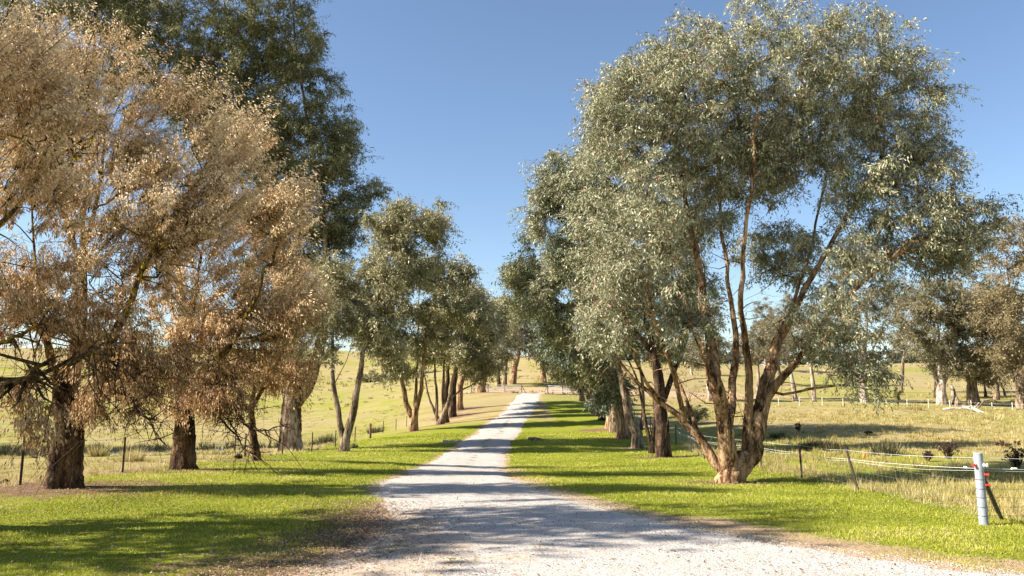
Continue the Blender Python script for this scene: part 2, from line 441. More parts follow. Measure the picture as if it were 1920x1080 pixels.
c = mix(nt, c, (.12, .13, .035), ramp(nt, [(.5, (0, 0, 0)), (.65, (1, 1, 1))], wf).outputs[0])
p = N(nt, 'ShaderNodeBsdfPrincipled', Roughness=.95); p.inputs['Specular IOR Level'].default_value = .15
nt.links.new(c, p.inputs['Base Color'])
h = mth(nt, 'SUBTRACT', mth(nt, 'MULTIPLY', nf, .4), v.outputs['Distance'])
nt.links.new(bump(nt, h, .55, .02), p.inputs['Normal']); nt.links.new(p.outputs[0], out.inputs[0])
M_GRAVEL = m
rd = mesh_np('driveway', np.stack([RX.ravel(), RY.ravel(), RZ.ravel()], 1), np.full(len(quad), 4), quad.ravel(), M_GRAVEL, smooth_=True)
rd['kind'] = 'structure'
soil_ = .7 * np.exp(-(edge / .25) ** 2) + .35 * np.exp(-((RX - (xl + xr)[:, None] / 2) / .5) ** 2) * (RY > 26)
left_mix = np.exp(-(np.maximum(RX - xl[:, None], 0) / (1.2 + 2.4 * smooth(17, 11, RY))) ** 2) * smooth(20, 15, RY) * .85
soil_ = np.maximum(soil_, left_mix)
weed_ = .52 * np.exp(-((RX - (xl + xr)[:, None] / 2) / .35) ** 2) * (RY > 30) * (RY < 75) + .45 * left_mix
for nm_, arr in (('soil', soil_), ('weed', weed_)):
    a = rd.data.attributes.new(nm_, 'FLOAT', 'POINT'); a.data.foreach_set('value', arr.ravel().astype(np.float32))

# loose stones on the near part of the drive
rng = np.random.RandomState(11)
def stones(n, ylo, yhi, smin, smax):
    y = ylo + (yhi - ylo) * rng.rand(n) ** 1.6
    xl, xr = road_edges(y); xr = np.minimum(xr, .68 * y + .8); xl = np.maximum(xl, -.68 * y - .5) - .9 * rng.rand(n) ** 3
    x = xl + (xr + .25 - xl) * rng.rand(n)
    s = smin + (smax - smin) * rng.rand(n) ** 2
    z = ground(x, y) + .02 + s * .1
    O = np.array([[1, 0, 0], [0, 1, 0], [-1, 0, 0], [0, -1, 0], [0, 0, .75], [0, 0, -.6]])
    V = O[None] * (1 + .5 * (rng.rand(n, 6, 1) - .5)) * s[:, None, None]
    a = rng.rand(n) * 2 * pi
    R = np.stack([np.stack([np.cos(a), -np.sin(a), 0 * a], 1), np.stack([np.sin(a), np.cos(a), 0 * a], 1), np.stack([0 * a, 0 * a, 0 * a + 1], 1)], 1)
    V = np.einsum('nij,nkj->nki', R, V) + rng.randn(n, 6, 3) * .12 * s[:, None, None]
    V += np.stack([x, y, z], 1)[:, None]
    Fq = np.array([[0, 1, 4], [1, 2, 4], [2, 3, 4], [3, 0, 4], [1, 0, 5], [2, 1, 5], [3, 2, 5], [0, 3, 5]])
    idx = (np.arange(n)[:, None, None] * 6 + Fq[None]).reshape(-1)
    return V.reshape(-1, 3), idx, np.repeat(rng.rand(n), 8)
m, nt, out = mat('stone')
a = nt.nodes.new('ShaderNodeAttribute'); a.attribute_name = 'tint'
r = ramp(nt, [(0, (.18, .15, .12)), (.1, (.44, .39, .33)), (.5, (.58, .53, .47)), (1, (.74, .70, .64))], a.outputs['Fac'])
p = N(nt, 'ShaderNodeBsdfPrincipled', Roughness=.85); nt.links.new(r.outputs[0], p.inputs['Base Color']); nt.links.new(p.outputs[0], out.inputs[0])
V, idx, t = stones(80000, 8.6, 24, .004, .011)
o = mesh_np('gravel', V, np.full(len(idx) // 3, 3), idx, m, tint=t); o['kind'] = 'stuff'

# ------------------------------------------------------------------ grass blades
def blades(x, y, h, w, lean, rng, zoff=0, bend=True):
    n = len(x)
    z = ground(x, y) - .01 + zoff
    a = rng.rand(n) * 2 * pi; b = rng.rand(n) * 2 * pi
    sx, sy = np.cos(a) * w / 2, np.sin(a) * w / 2
    lx, ly = np.cos(b) * lean * h, np.sin(b) * lean * h
    P0 = np.stack([x - sx, y - sy, z], 1); P1 = np.stack([x + sx, y + sy, z], 1)
    P2 = np.stack([x + lx, y + ly, z + h * np.sqrt(np.maximum(1 - lean ** 2, .05))], 1)
    return np.stack([P0, P1, P2], 1)
def grass_obj(name, P, mat_, tint):
    n = len(P)
    o = mesh_np(name, P.reshape(-1, 3), np.full(n, 3), np.arange(n * 3), mat_, tint=tint); o['kind'] = 'stuff'; return o
M_LAWN = leaf_mat('lawn_blade', [(0, (.07, .10, .009)), (.4, (.26, .295, .018)), (.8, (.47, .465, .06)), (1, (.55, .46, .20))], .35, .5, .3)
M_DRY = leaf_mat('dry_blade', [(0, (.15, .12, .03)), (.3, (.31, .26, .08)), (.7, (.50, .40, .16)), (1, (.64, .54, .30))], .3, .6, .2)
M_SEDGE = leaf_mat('sedge_blade', [(0, (.03, .035, .015)), (.5, (.08, .08, .035)), (.85, (.17, .14, .07)), (1, (.35, .28, .15))], .25, .6, .2)

def wedge(n, y0, y1, rng, pw=1.0, side=None):
    """points in the camera's ground wedge, more of them near"""
    u = rng.rand(n); y = y0 * (y1 / y0) ** (u ** pw)
    x = (rng.rand(n) * 2 - 1) * (.66 * y + 1.5)
    return x, y
rng = np.random.RandomState(21)
x, y = wedge(900000, 9.3, 62, rng)
g, d_, l_ = fields(x, y); ro = road_out(x, y)
n_a = noise(x, y, .35, 14); n_b = noise(x, y, 1.1, 15)
keep = (ro + .35 * (n_a - .5) > .02) & (x > -12.9) & ((x < 9.9) | (y < 14) & (x < 15)) & (rng.rand(len(x)) < np.clip(g * 1.3 - .15 - .75 * l_ - .75 * d_ + .3 * (n_b - .5), .03, 1))
x, y, g = x[keep], y[keep], g[keep]; n_a = n_a[keep]; n_b = n_b[keep]
h = (.018 + .034 * rng.rand(len(x))) * (.6 + .9 * n_b) * (1 + y / 60)
w = .006 + .00075 * y
lean = .2 + .7 * rng.rand(len(x))
n_c = noise(x, y, 3.5, 31); tint = np.clip(.02 + .35 * n_b + .45 * n_c + .45 * rng.rand(len(x)) - .25 * (g - .6), 0, 1)
tint = np.where(rng.rand(len(x)) < .06, 1, tint * .93)
grass_obj('lawn_grass', blades(x, y, h, w, lean, rng), M_LAWN, tint)

def tufts(cx, cy, nb, R, H, wmul, rng):
    k = len(cx); i = np.repeat(np.arange(k), nb)
    R = np.broadcast_to(R, (k,)); H = np.broadcast_to(H, (k,))
    a = rng.rand(len(i)) * 2 * pi; r = np.sqrt(rng.rand(len(i))) * R[i] * .5
    x = cx[i] + np.cos(a) * r; y = cy[i] + np.sin(a) * r
    h = H[i] * (.5 + .6 * rng.rand(len(i)))
    z = ground(x, y) - .02
    out_ = .15 + .75 * rng.rand(len(i)) ** 1.3
    a2 = a + rng.randn(len(i)) * .5
    tip = np.stack([x + np.cos(a2) * h * out_ * .8, y + np.sin(a2) * h * out_ * .8, z + h * np.sqrt(1 - (out_ * .8) ** 2)], 1)
    w = (.005 + .0007 * y) * wmul; b = rng.rand(len(i)) * 2 * pi
    P0 = np.stack([x - np.cos(b) * w / 2, y - np.sin(b) * w / 2, z], 1); P1 = np.stack([x + np.cos(b) * w / 2, y + np.sin(b) * w / 2, z], 1)
    return np.stack([P0, P1, tip], 1)
# dry paddock grass, both sides
rng = np.random.RandomState(22)
x, y = wedge(26000, 13, 128, rng, .8)
nn = noise(x, y, 5, 16)
pad = ((x > 9.6) & (y > 14.4)) | (x < -12.6) | ((x > 9.6 + (y < 14.5) * 2) & (y > 14.0))
n2_ = noise(x, y, 11, 17)
keep = pad & (rng.rand(len(x)) < np.clip(1.4 * nn - .35 + .5 * (n2_ - .5) + .3 * (x > 0), 0, 1))
keep &= ~((x < 0) & (np.abs(creek_dist(x, y)) < 2.5))
x, y = x[keep], y[keep]
hh = (.07 + .20 * rng.rand(len(x)) ** 2) * (1 + .6 * n2_[keep]) * np.where(x < 0, .7, 1)
P = tufts(x, y, 22, .28 + .003 * y, hh, 1.0, rng)
ti = np.clip(np.repeat(.2 + .5 * rng.rand(len(x)), 22) + .35 * (rng.rand(len(P)) - .3), 0, 1)
grass_obj('dry_grass', P, M_DRY, ti)
# pale tussocks thinning out over the far slopes
y = 115 + 170 * rng.rand(2600) ** .9; x = (rng.rand(2600) * 2 - 1) * .68 * y; kp = noise(x, y, 14, 30) > .42; x, y = x[kp], y[kp]
P = tufts(x, y, 14, .9, .25 + .3 * rng.rand(len(x)), 1.6, rng)
grass_obj('dry_grass', P, M_DRY, np.clip(np.repeat(rng.rand(len(x)) * .9, 14) + .2 * (rng.rand(len(P)) - .5), 0, 1))
# taller stalks along both fences
fx = np.concatenate([9.9 + .5 * rng.randn(500), -12.6 + .7 * rng.randn(260), 8.9 + 12 * rng.rand(260)])
fy = np.concatenate([14.5 + 30 * rng.rand(500) ** 1.3, 18 + 40 * rng.rand(260), 14.9 + .8 * rng.rand(260)])
hh = .12 + .3 * rng.rand(len(fx)) ** 2; sel = rng.rand(len(fx)) < .7; fx, fy, hh = fx[sel], fy[sel], hh[sel]
P = tufts(fx, fy, 16, .25, hh, .9, rng)
grass_obj('fence_line_grass', P, M_DRY, np.clip(np.repeat(.4 + .5 * rng.rand(len(fx)), 16) + .25 * (rng.rand(len(P)) - .5), 0, 1))
# dark rushes along the creek
cx = np.concatenate([-60 + 34 * rng.rand(560), -26 + 13 * rng.rand(60)]); cyl = 57.5 + 3.0 * np.sin((cx + 20) / 14.0)
cy = cyl + np.where(rng.rand(620) < .3, -1, 1) * (2.4 + 2.2 * rng.rand(620)) + np.where(cx > -20, (cx + 20) * .35, 0)
P = tufts(cx, cy, 44, .7, .45 + .45 * rng.rand(620), 1.3, rng)
grass_obj('creek_rushes', P, M_SEDGE, np.clip(np.repeat(rng.rand(620) ** 1.6 * .8, 44) + .3 * (rng.rand(len(P)) - .5), 0, 1))

# pond water in the creek bed
m, nt, out = mat('pond_water')
p = N(nt, 'ShaderNodeBsdfPrincipled', Roughness=.06, IOR=1.33); p.inputs['Base Color'].default_value = (.05, .045, .03, 1)
nt.links.new(bump(nt, ntex(nt, 5, 3, .5), .12, .03), p.inputs['Normal']); nt.links.new(p.outputs[0], out.inputs[0])
px_ = np.linspace(-62, -13, 90)
yc = 57.5 + 3.0 * np.sin((px_ + 20) / 14.0) + np.where(px_ > -20, (px_ + 20) * .35, 0)
wz = np.full(len(px_), float(np.median(ground(px_, yc)[px_ > -32])) + .28)
V = np.concatenate([np.stack([px_, yc - 4.6, wz], 1), np.stack([px_, yc + 4.6, wz], 1)])
k = len(px_); Fq = np.stack([np.arange(k - 1), np.arange(1, k), np.arange(1, k) + k, np.arange(k - 1) + k], 1)
o = mesh_np('pond', V, np.full(k - 1, 4), Fq.ravel(), m); o['kind'] = 'structure'

# ------------------------------------------------------------------ trees
class Tree:
    def __init__(s, seed):
        s.rng = np.random.RandomState(seed)
        s.P = np.zeros((9000, 3)); s.par = np.full(9000, -1); s.D = np.zeros((9000, 3)); s.n = 0; s.w = np.zeros(9000); s.stem = np.zeros(9000, bool)
    def node(s, p, parent, stem=False):
        i = s.n; s.P[i] = p; s.par[i] = parent; s.stem[i] = stem
        if parent >= 0:
            d = s.P[i] - s.P[parent]; s.D[i] = d / (np.linalg.norm(d) + 1e-9)
        else: s.D[i] = (0, 0, 1)
        s.n += 1; return i
    def stem_line(s, pts, step=.4, wob=.05):
        pts = [np.asarray(q, float) for q in pts]
        if s.n == 0: last = s.node(pts[0], -1, True)
        else:
            last = int(np.argmin(((s.P[:s.n] - pts[0]) ** 2).sum(1)))
            pts[0] = s.P[last].copy()
        Q = np.array(pts); m = len(Q)
        for i in range(m - 1):
            a = Q[max(i - 1, 0)]; b = Q[i]; c = Q[i + 1]; d = Q[min(i + 2, m - 1)]
            k = max(1, int(np.linalg.norm(c - b) / step))
            for j in range(1, k + 1):
                t = j / k
                q = .5 * (2 * b + (c - a) * t + (2 * a - 5 * b + 4 * c - d) * t * t + (-a + 3 * b - 3 * c + d) * t ** 3)
                last = s.node(q + s.rng.randn(3) * wob * (1 if j < k else .5), last, True)
        return last
    def attach(s, T, step=.45, up=.8):
        d0 = np.array([np.sqrt(((s.P[:s.n] - t) ** 2).sum(1)).min() for t in T])
        tips = []
        for q in np.argsort(d0):
            t = T[q]
            v = t - s.P[:s.n]; d = np.sqrt((v ** 2).sum(1)) + 1e-6
            pen = np.clip(.55 - v[:, 2] / d, 0, 1.5) * up + np.clip(.3 - (v * s.D[:s.n]).sum(1) / d, 0, 1.3) * .6
            c = d * (1 + pen) + .5 * (s.P[:s.n, 2] < s.zmin) * (s.zmin - s.P[:s.n, 2]) * 3
            n = int(np.argmin(c)); L = d[n]
            if L < .15: tips.append((n, t)); s.w[n] += 1; continue
            P0 = s.P[n]; dn = s.D[n]; dirv = v[n] / L
            P1 = P0 + (dn * .5 + dirv * .5 + np.array([0, 0, .1])) * L * .35
            P2 = t - (dirv * .8 + np.array([0, 0, .25])) * L * .3
            k = max(2, int(L / step)); last = n
            for j in range(1, k + 1):
                u = j / k
                p = (1 - u) ** 3 * P0 + 3 * (1 - u) ** 2 * u * P1 + 3 * (1 - u) * u * u * P2 + u ** 3 * t
                last = s.node(p + s.rng.randn(3) * .035 * min(L, 2) * (1 if j < k else 0), last)
            s.w[last] += 1; tips.append((last, t))
        return tips
    def radii(s, r0, rtip, stem_min=.3):
        w = s.w[:s.n].copy()
        for i in range(s.n - 1, 0, -1): w[s.par[i]] += w[i]
        w = np.maximum(w, .6)
        p = math.log(r0 / rtip) / math.log(max(w[0], 2)); p = min(max(p, .3), .75)
        pl = np.zeros(s.n)
        for i in range(1, s.n): pl[i] = pl[s.par[i]] + np.linalg.norm(s.P[i] - s.P[s.par[i]])
        H = s.P[:s.n, 2].max()
        return r0 * (w / w[0]) ** p * (1 - .62 * smooth(.03 * H, .6 * H, pl)), w
    def wood(s, R, w, rcut, detail, rough):
        """tubes along the chains; thick near the camera"""
        kids = [[] for _ in range(s.n)]
        for i in range(1, s.n): kids[s.par[i]].append(i)
        B = MB(); stack = [(0, -1)]
        while stack:
            i, pr = stack.pop()
            ch = [i] if pr < 0 else [pr, i]
            while kids[ch[-1]]:
                ks = sorted(kids[ch[-1]], key=lambda q: -w[q]); ch.append(ks[0])
                for q in ks[1:]: stack.append((q, ch[-2]))
            rr = R[ch].copy()
            if pr >= 0: rr[0] = min(rr[0], rr[1] * 1.25)
            if rr.max() < rcut: continue
            keep = max(2, int((rr > rcut * .6).sum()))
            pts = s.P[ch][:keep].copy(); rr = rr[:keep]
            for _ in range(2):
                if len(rr) > 3: rr[1:-1] = (rr[:-2] + rr[1:-1] * 2 + rr[2:]) / 4
            rr[-1] *= .5
            r1 = rr[min(1, len(rr) - 1)]
            sides = 22 if r1 > .12 and detail > 1 else 9 if r1 > .05 * (2 if detail < 1 else 1) else 5 if r1 > .02 else 3
            if detail > 1 and r1 > .06 and len(pts) > 2:   # finer rings for gnarled bark
                m = len(pts); u = np.linspace(0, m - 1, int((m - 1) * 4) + 1)
                pts = np.stack([np.interp(u, np.arange(m), pts[:, k]) for k in range(3)], 1)
                for _ in range(2): pts[1:-1] = (pts[:-2] + 2 * pts[1:-1] + pts[2:]) / 4
                rr = np.interp(u, np.arange(m), rr)
            if pr < 0:
                hgt = pts[:, 2] - pts[0, 2]
                rr = rr * (1 + .22 * np.exp(-hgt / (.9 * rr[0])))
                pts = np.vstack([pts[0] - [0, 0, .4], pts]); rr = np.concatenate([[rr[0] * 1.06], rr])
            B.tube(pts, rr, sides, True, rough if r1 > .05 else 0, s.rng)
        return B

def rand_dir(n, rng):
    v = rng.randn(n, 3); return v / np.linalg.norm(v, axis=1)[:, None]

def leaves(C, R, nper, L, Wd, droop, rng, axis_xy, twn=9, tw_w=.01, hang=0, spiky=0):
    """leaf diamonds and twigs round clump centres; C (K,3) R (K,)"""
    K = len(C); tw = np.repeat(np.arange(K), twn)
    off = rand_dir(len(tw), rng); off[:, 2] *= .75
    outw = C[tw] - np.array([axis_xy[0], axis_xy[1], 0]); outw[:, 2] = 0
    outw /= np.linalg.norm(outw, axis=1)[:, None] + 1e-6
    u_ = smooth(2.2, 5.5, C[tw][:, 2]) if spiky else np.zeros(len(tw))
    off = off * (1 - .6 * u_)[:, None] + (.35 + .15 * u_)[:, None] * outw
    off[:, 2] += .12 - hang * (1 - u_) + .8 * u_; off[:, 0] += .25 * u_
    off *= (R[tw] * (.45 + .65 * rng.rand(len(tw))) * (1 + .9 * u_))[:, None]
    k = max(1, int(nper / twn)); li = np.repeat(np.arange(len(tw)), k); n = len(li)
    t = .12 + .95 * rng.rand(n) ** .8
    sag = -(t ** 2) * R[tw[li]] * .35
    p = C[tw[li]] + off[li] * t[:, None]; p[:, 2] += sag
    p += rng.randn(n, 3) * R[tw[li]][:, None] * .075
    d = rand_dir(n, rng) * (1 - droop) + np.array([0, 0, -1.]) * droop + off[li] / R[tw[li]][:, None] * .25
    d /= np.linalg.norm(d, axis=1)[:, None]
    sd = np.cross(d, rand_dir(n, rng)); sd /= np.linalg.norm(sd, axis=1)[:, None] + 1e-6
    ll = (L * (.45 + 1.0 * rng.rand(n)))[:, None]; ww = (Wd * (.6 + .8 * rng.rand(n)))[:, None] / 2
    q = np.stack([p, p + d * ll * .45 + sd * ww, p + d * ll, p + d * ll * .45 - sd * ww], 1)
    # twigs as slender double quads
    a = C[tw]; b = C[tw] + off; b[:, 2] -= R[tw] * .3
    mid = (a + b) / 2; mid[:, 2] += R[tw] * .12
    s2 = np.cross(b - a, rand_dir(len(tw), rng)); s2 /= np.linalg.norm(s2, axis=1)[:, None] + 1e-6; s2 *= tw_w / 2
    tq = np.concatenate([np.stack([a - s2, a + s2, mid + s2 * .8, mid - s2 * .8], 1), np.stack([mid - s2 * .8, mid + s2 * .8, b + s2 * .3, b - s2 * .3], 1)])
    if spiky:
        m_ = rng.rand(K) < spiky; a = C[m_]; kk = len(a)
        dd = rand_dir(kk, rng) * .45 + np.array([.25, -.05, .9]); b = a + dd * (.5 + .9 * rng.rand(kk))[:, None] * 1.1
        s3 = np.cross(b - a, rand_dir(kk, rng)); s3 /= np.linalg.norm(s3, axis=1)[:, None]; s3 *= tw_w * .55
        tq = np.concatenate([tq, np.stack([a - s3, a + s3, b + s3 * .2, b - s3 * .2], 1)])
    return q, tq

def make_tree(name, base, stems, env, label, r0, leafm, barkm, ncl, nleaf, L, Wd, group=None, seed=1, cr=.6, droop=.55, detail=1,
              rcut=.012, rough=.25, step=.45, hang=0, spiky=0, rtip=.008, twn=12, depthk=1.0, shell=.45, cat='tree', bare=(), dead=0, gapf=1.7, gapt=-.75, envn=.44, up=.8, trunk_name='trunk', crown_name='crown'):
    """base (px,py,d); stems polylines of (px,py,depth offset); env blobs (px,py,rx,ry[,depth offset])"""
    bx, by, bd = base
    w0 = at(bx, by, bd); gzv = gz(w0[0], w0[1])
    shift = np.array([0, 0, gzv - w0[2]])
    T = Tree(seed); rng = T.rng; s = F / bd
    def W(px, py, dd): return at(px, py, bd + dd) + shift * 1.0 - w0 - shift
    first = True
    for ln in stems:
        pts = [W(q[0], q[1], q[2] if len(q) > 2 else 0) for q in ln]
        if first: pts[0] = np.zeros(3); first = False
        T.stem_line(pts, step, .03 if detail > 1 else .05)
    lows = T.P[:T.n, 2].max()
    T.zmin = .25 * lows
    # clump targets
    vol = np.array([e[2] * e[3] for e in env], float); cnt = np.maximum(3, (ncl * vol / vol.sum())).astype(int)
    Ts = []
    for e, c in zip(env, cnt):
        px, py, rx, ry = e[:4]; dd = e[4] if len(e) > 4 else 0
        cen = W(px, py, dd); rad = np.array([rx / s, .5 * (rx + ry) / s * depthk, ry / s])
        v = rand_dir(c, rng) * (rng.rand(c) ** shell)[:, None]
        Ts.append(cen + v * rad * (1 - envn / 2 + envn * noise(v[:, 0] * 3 + v[:, 2] * 2 + len(Ts) * 7, v[:, 1] * 3 + 9 + v[:, 2], 1))[:, None])
    Ts = np.concatenate(Ts)
    ph = rng.rand(3) * 6; f_ = gapf
    gn = np.sin(Ts[:, 0] * f_ + ph[0] + Ts[:, 2] * .4) + np.sin(Ts[:, 1] * f_ * 1.1 + ph[1]) + np.sin(Ts[:, 2] * f_ * 1.15 + ph[2] + Ts[:, 0] * .5)
    Ts = Ts[gn > gapt]
    # thin out and keep above ground
    Ts = Ts[Ts[:, 2] > .9]
    tips = T.attach(Ts, step, up)
    R, w = T.radii(r0, rtip)
    root = empty(name, (w0[0], w0[1], gzv), label, cat, group)
    wood = T.wood(R, w, rcut, detail, rough)
    def twiggy(p, rad):
        p = np.asarray(p); u = np.linspace(0, len(p) - 1, len(p) * 4); q = np.stack([np.interp(u, np.arange(len(p)), p[:, k]) for k in range(3)], 1)
        for _ in range(3): q[1:-1] = (q[:-2] + 2 * q[1:-1] + q[2:]) / 4
        q[1:] += rng.randn(len(q) - 1, 3) * .03
        wood.tube(q, np.linspace(rad, rad * .3, len(q)), 6)
        for j in range(3, len(q) - 1):
            for _ in range(2):
                d = rng.randn(3) * .6 + np.array([.1, 0, -.35]); L1_ = .35 + .8 * rng.rand()
                e = q[j] + d * L1_ * .5; g = e + (d + rng.randn(3) * .5 + [0, 0, -.3]) * L1_ * .5
                wood.tube([q[j], e, g], [rad * .35, rad * .22, .003], 4)
    for (r_b, ln) in bare: twiggy([W(q[0], q[1], q[2] if len(q) > 2 else 0) for q in ln], r_b)
    if dead:
        cand = np.where((R > .015) & (R < .16) & (T.P[:T.n, 2] > .12 * lows) & (T.P[:T.n, 2] < .6 * lows))[0]
        for i in rng.choice(cand, min(dead, len(cand)), replace=False):
            q = [T.P[i]]; d = rng.randn(3) * [1, 1, .5] + [0, 0, .15]; d /= np.linalg.norm(d); L1_ = (.25 + .35 * rng.rand()) * (1.0 + .4 * (detail < 2))
            for j in range(4): q.append(q[-1] + d * L1_); d = d + rng.randn(3) * .35; d /= np.linalg.norm(d)
            wood.tube(q, [.014 * (1 + bd / 60), .011 * (1 + bd / 60), .008, .005, .003], 4)
            a = q[2]; d = rng.randn(3); d /= np.linalg.norm(d); wood.tube([a, a + d * L1_, a + d * L1_ * 1.8 + rng.randn(3) * .1], [.008, .006, .003], 3)
    wood.build(trunk_name, barkm, root, smooth_=True)
    Cc = np.array([t for _, t in tips])
    # extra clumps part-way along the last branches
    Rr = cr * (.65 + .7 * rng.rand(len(Cc)))
    q, tq = leaves(Cc, Rr, nleaf, L, Wd, droop, rng, (0, 0), twn, max(.008, rcut * .9), hang, spiky)
    A = np.concatenate([q, tq]); n = len(A)
    cl = np.repeat(rng.rand(len(Cc)), int(len(q) / len(Cc)))
    if len(cl) < len(q): cl = np.resize(cl, len(q))
    ti = np.clip(.35 * cl + .5 * rng.rand(len(q)) + .02, 0, .93); ti = np.where(rng.rand(len(q)) < .04, 1, ti)
    if spiky: ti = np.clip(ti + .42 * smooth(2, 8, q[:, 0, 2]) - .12, 0, 1)  # brown crowns paler with height: sunlit tops put into the leaf tint
    mesh_np(crown_name, A.reshape(-1, 3), np.full(n, 4), np.arange(4 * n), [leafm, barkm], root,
            mat_idx=np.concatenate([np.zeros(len(q)), np.ones(len(tq))]), tint=np.concatenate([ti, np.zeros(len(tq))]))
    return root

def dup_tree(src, x, y, label, rz=0, sc=1.0, group=None):
    r = src.copy(); col.objects.link(r)
    r.location = (x, y, gz(x, y)); r.rotation_euler = (0, 0, rz); r.scale = (sc, sc, sc)
    r['label'] = label
    if group: r['group'] = group
    for ch in src.children:
        c = ch.copy(); col.objects.link(c); c.parent = r
    return r

RROW = 'gum trees along the right of the drive'
LROW = 'gum trees along the left of the drive'
BROW = 'brown leaved trees at the left'

# --- the big multi-stemmed gum right of the drive
make_tree('gum_tree', (1370, 903, 25), [
    [(1370, 903, 0), (1372, 885, 0), (1366, 862, -.1), (1360, 810, -.3), (1352, 760, -.5), (1340, 710, -.9), (1312, 655, -1.4), (1285, 560, -2), (1250, 430, -2.3)],
    [(1368, 880, 0), (1345, 868, .1), (1307, 813, .2), (1283, 790, .3), (1240, 753, .5), (1190, 708, .6), (1145, 650, .6), (1110, 570, .5)],
    [(1318, 825, .2), (1298, 780, .8), (1280, 730, 1.2), (1250, 660, 1.6), (1210, 540, 2), (1190, 420, 2.2)],
    [(1240, 753, .5), (1200, 690, -.4), (1175, 620, -1), (1160, 540, -1.6)],
    [(1362, 815, -.2), (1368, 777, .3), (1374, 710, .8), (1381, 643, 1.2), (1370, 560, 1.6), (1350, 400, 2), (1345, 250, 2)],
    [(1378, 885, 0), (1398, 855, .1), (1400, 777, .2), (1404, 727, .2), (1401, 677, .1), (1393, 610, -.1), (1388, 540, -.4), (1405, 380, -.8), (1420, 210, -1)],
    [(1402, 750, .2), (1400, 690, -.8), (1420, 600, -1.4), (1450, 470, -2), (1470, 330, -2.2)],
    [(1392, 868, 0), (1410, 853, .1), (1421, 793, .3), (1434, 727, .6), (1444, 693, .8), (1461, 627, 1.1), (1482, 580, 1.5), (1515, 480, 2), (1545, 350, 2.4), (1560, 230, 2.4)],
    [(1357, 800, -.2), (1338, 745, .6), (1326, 700, 1.2), (1318, 640, 1.8), (1310, 540, 2.4), (1300, 400, 2.6)],
    [(1397, 800, .2), (1380, 740, -.8), (1376, 680, -1.4), (1390, 590, -2), (1385, 450, -2.6), (1360, 300, -2.6)],
    [(1428, 760, .4), (1453, 720, .2), (1487, 683, 0), (1540, 610, -.2), (1580, 560, -.5), (1650, 500, -.9), (1700, 450, -1.2)],
    [(1440, 735, .4), (1467, 736, 0), (1517, 727, -.5), (1570, 720, -.9), (1615, 715, -1.1)],
    [(1357, 800, -.2), (1350, 700, -1), (1345, 600, -2), (1330, 480, -3), (1315, 350, -3.4)],
    [(1401, 740, .2), (1415, 640, -1.2), (1440, 520, -2.4), (1470, 400, -3.2), (1490, 300, -3.4)],
    [(1434, 745, .4), (1455, 640, -.6), (1500, 500, -2), (1560, 380, -3)],
    [(1290, 790, .3), (1260, 690, -.6), (1225, 590, -1.4), (1200, 480, -2.4)],
    [(1370, 750, .3), (1385, 650, -1.5), (1392, 520, -2.8), (1380, 380, -3.6)],
    [(1461, 627, 1.1), (1500, 560, .6), (1560, 450, .4), (1620, 350, .2), (1670, 250, 0)],
    [(1340, 710, -.9), (1330, 620, -.2), (1310, 500, .5), (1280, 350, 1), (1260, 240, 1)],
], [
    (1400, 115, 185, 115), (1235, 210, 135, 135), (1180, 400, 110, 150, -.5), (1180, 550, 95, 85, -1), (1570, 120, 150, 110), (1660, 200, 100, 110), (1165, 180, 70, 80), (1260, 100, 85, 60), (1330, 260, 130, 120, 1), (1500, 260, 150, 100, 1), (1130, 260, 40, 90), (1800, 415, 70, 60), (1770, 480, 60, 40), (1720, 300, 80, 70),
    (1650, 340, 135, 80), (1745, 420, 90, 70, -.5), (1610, 470, 130, 80), (1420, 300, 150, 90, 1.5), (1290, 600, 70, 50, -1), (1615, 705, 55, 45, -1.2),
    (1540, 600, 85, 70, -.8), (1300, 400, 100, 110, 1.8), (1130, 620, 45, 40, -.3), (1450, 470, 90, 80, 3)],
    'large spreading gum with many stems and pale grey green leaves right of the drive', .40, L_HERO, B_RED, 2000, 160, .125, .034,
    None, 3, .6, .5, 2, .010, .33, .4, rtip=.013, depthk=1.15, shell=.4, dead=150, gapt=-2.2, envn=.22)

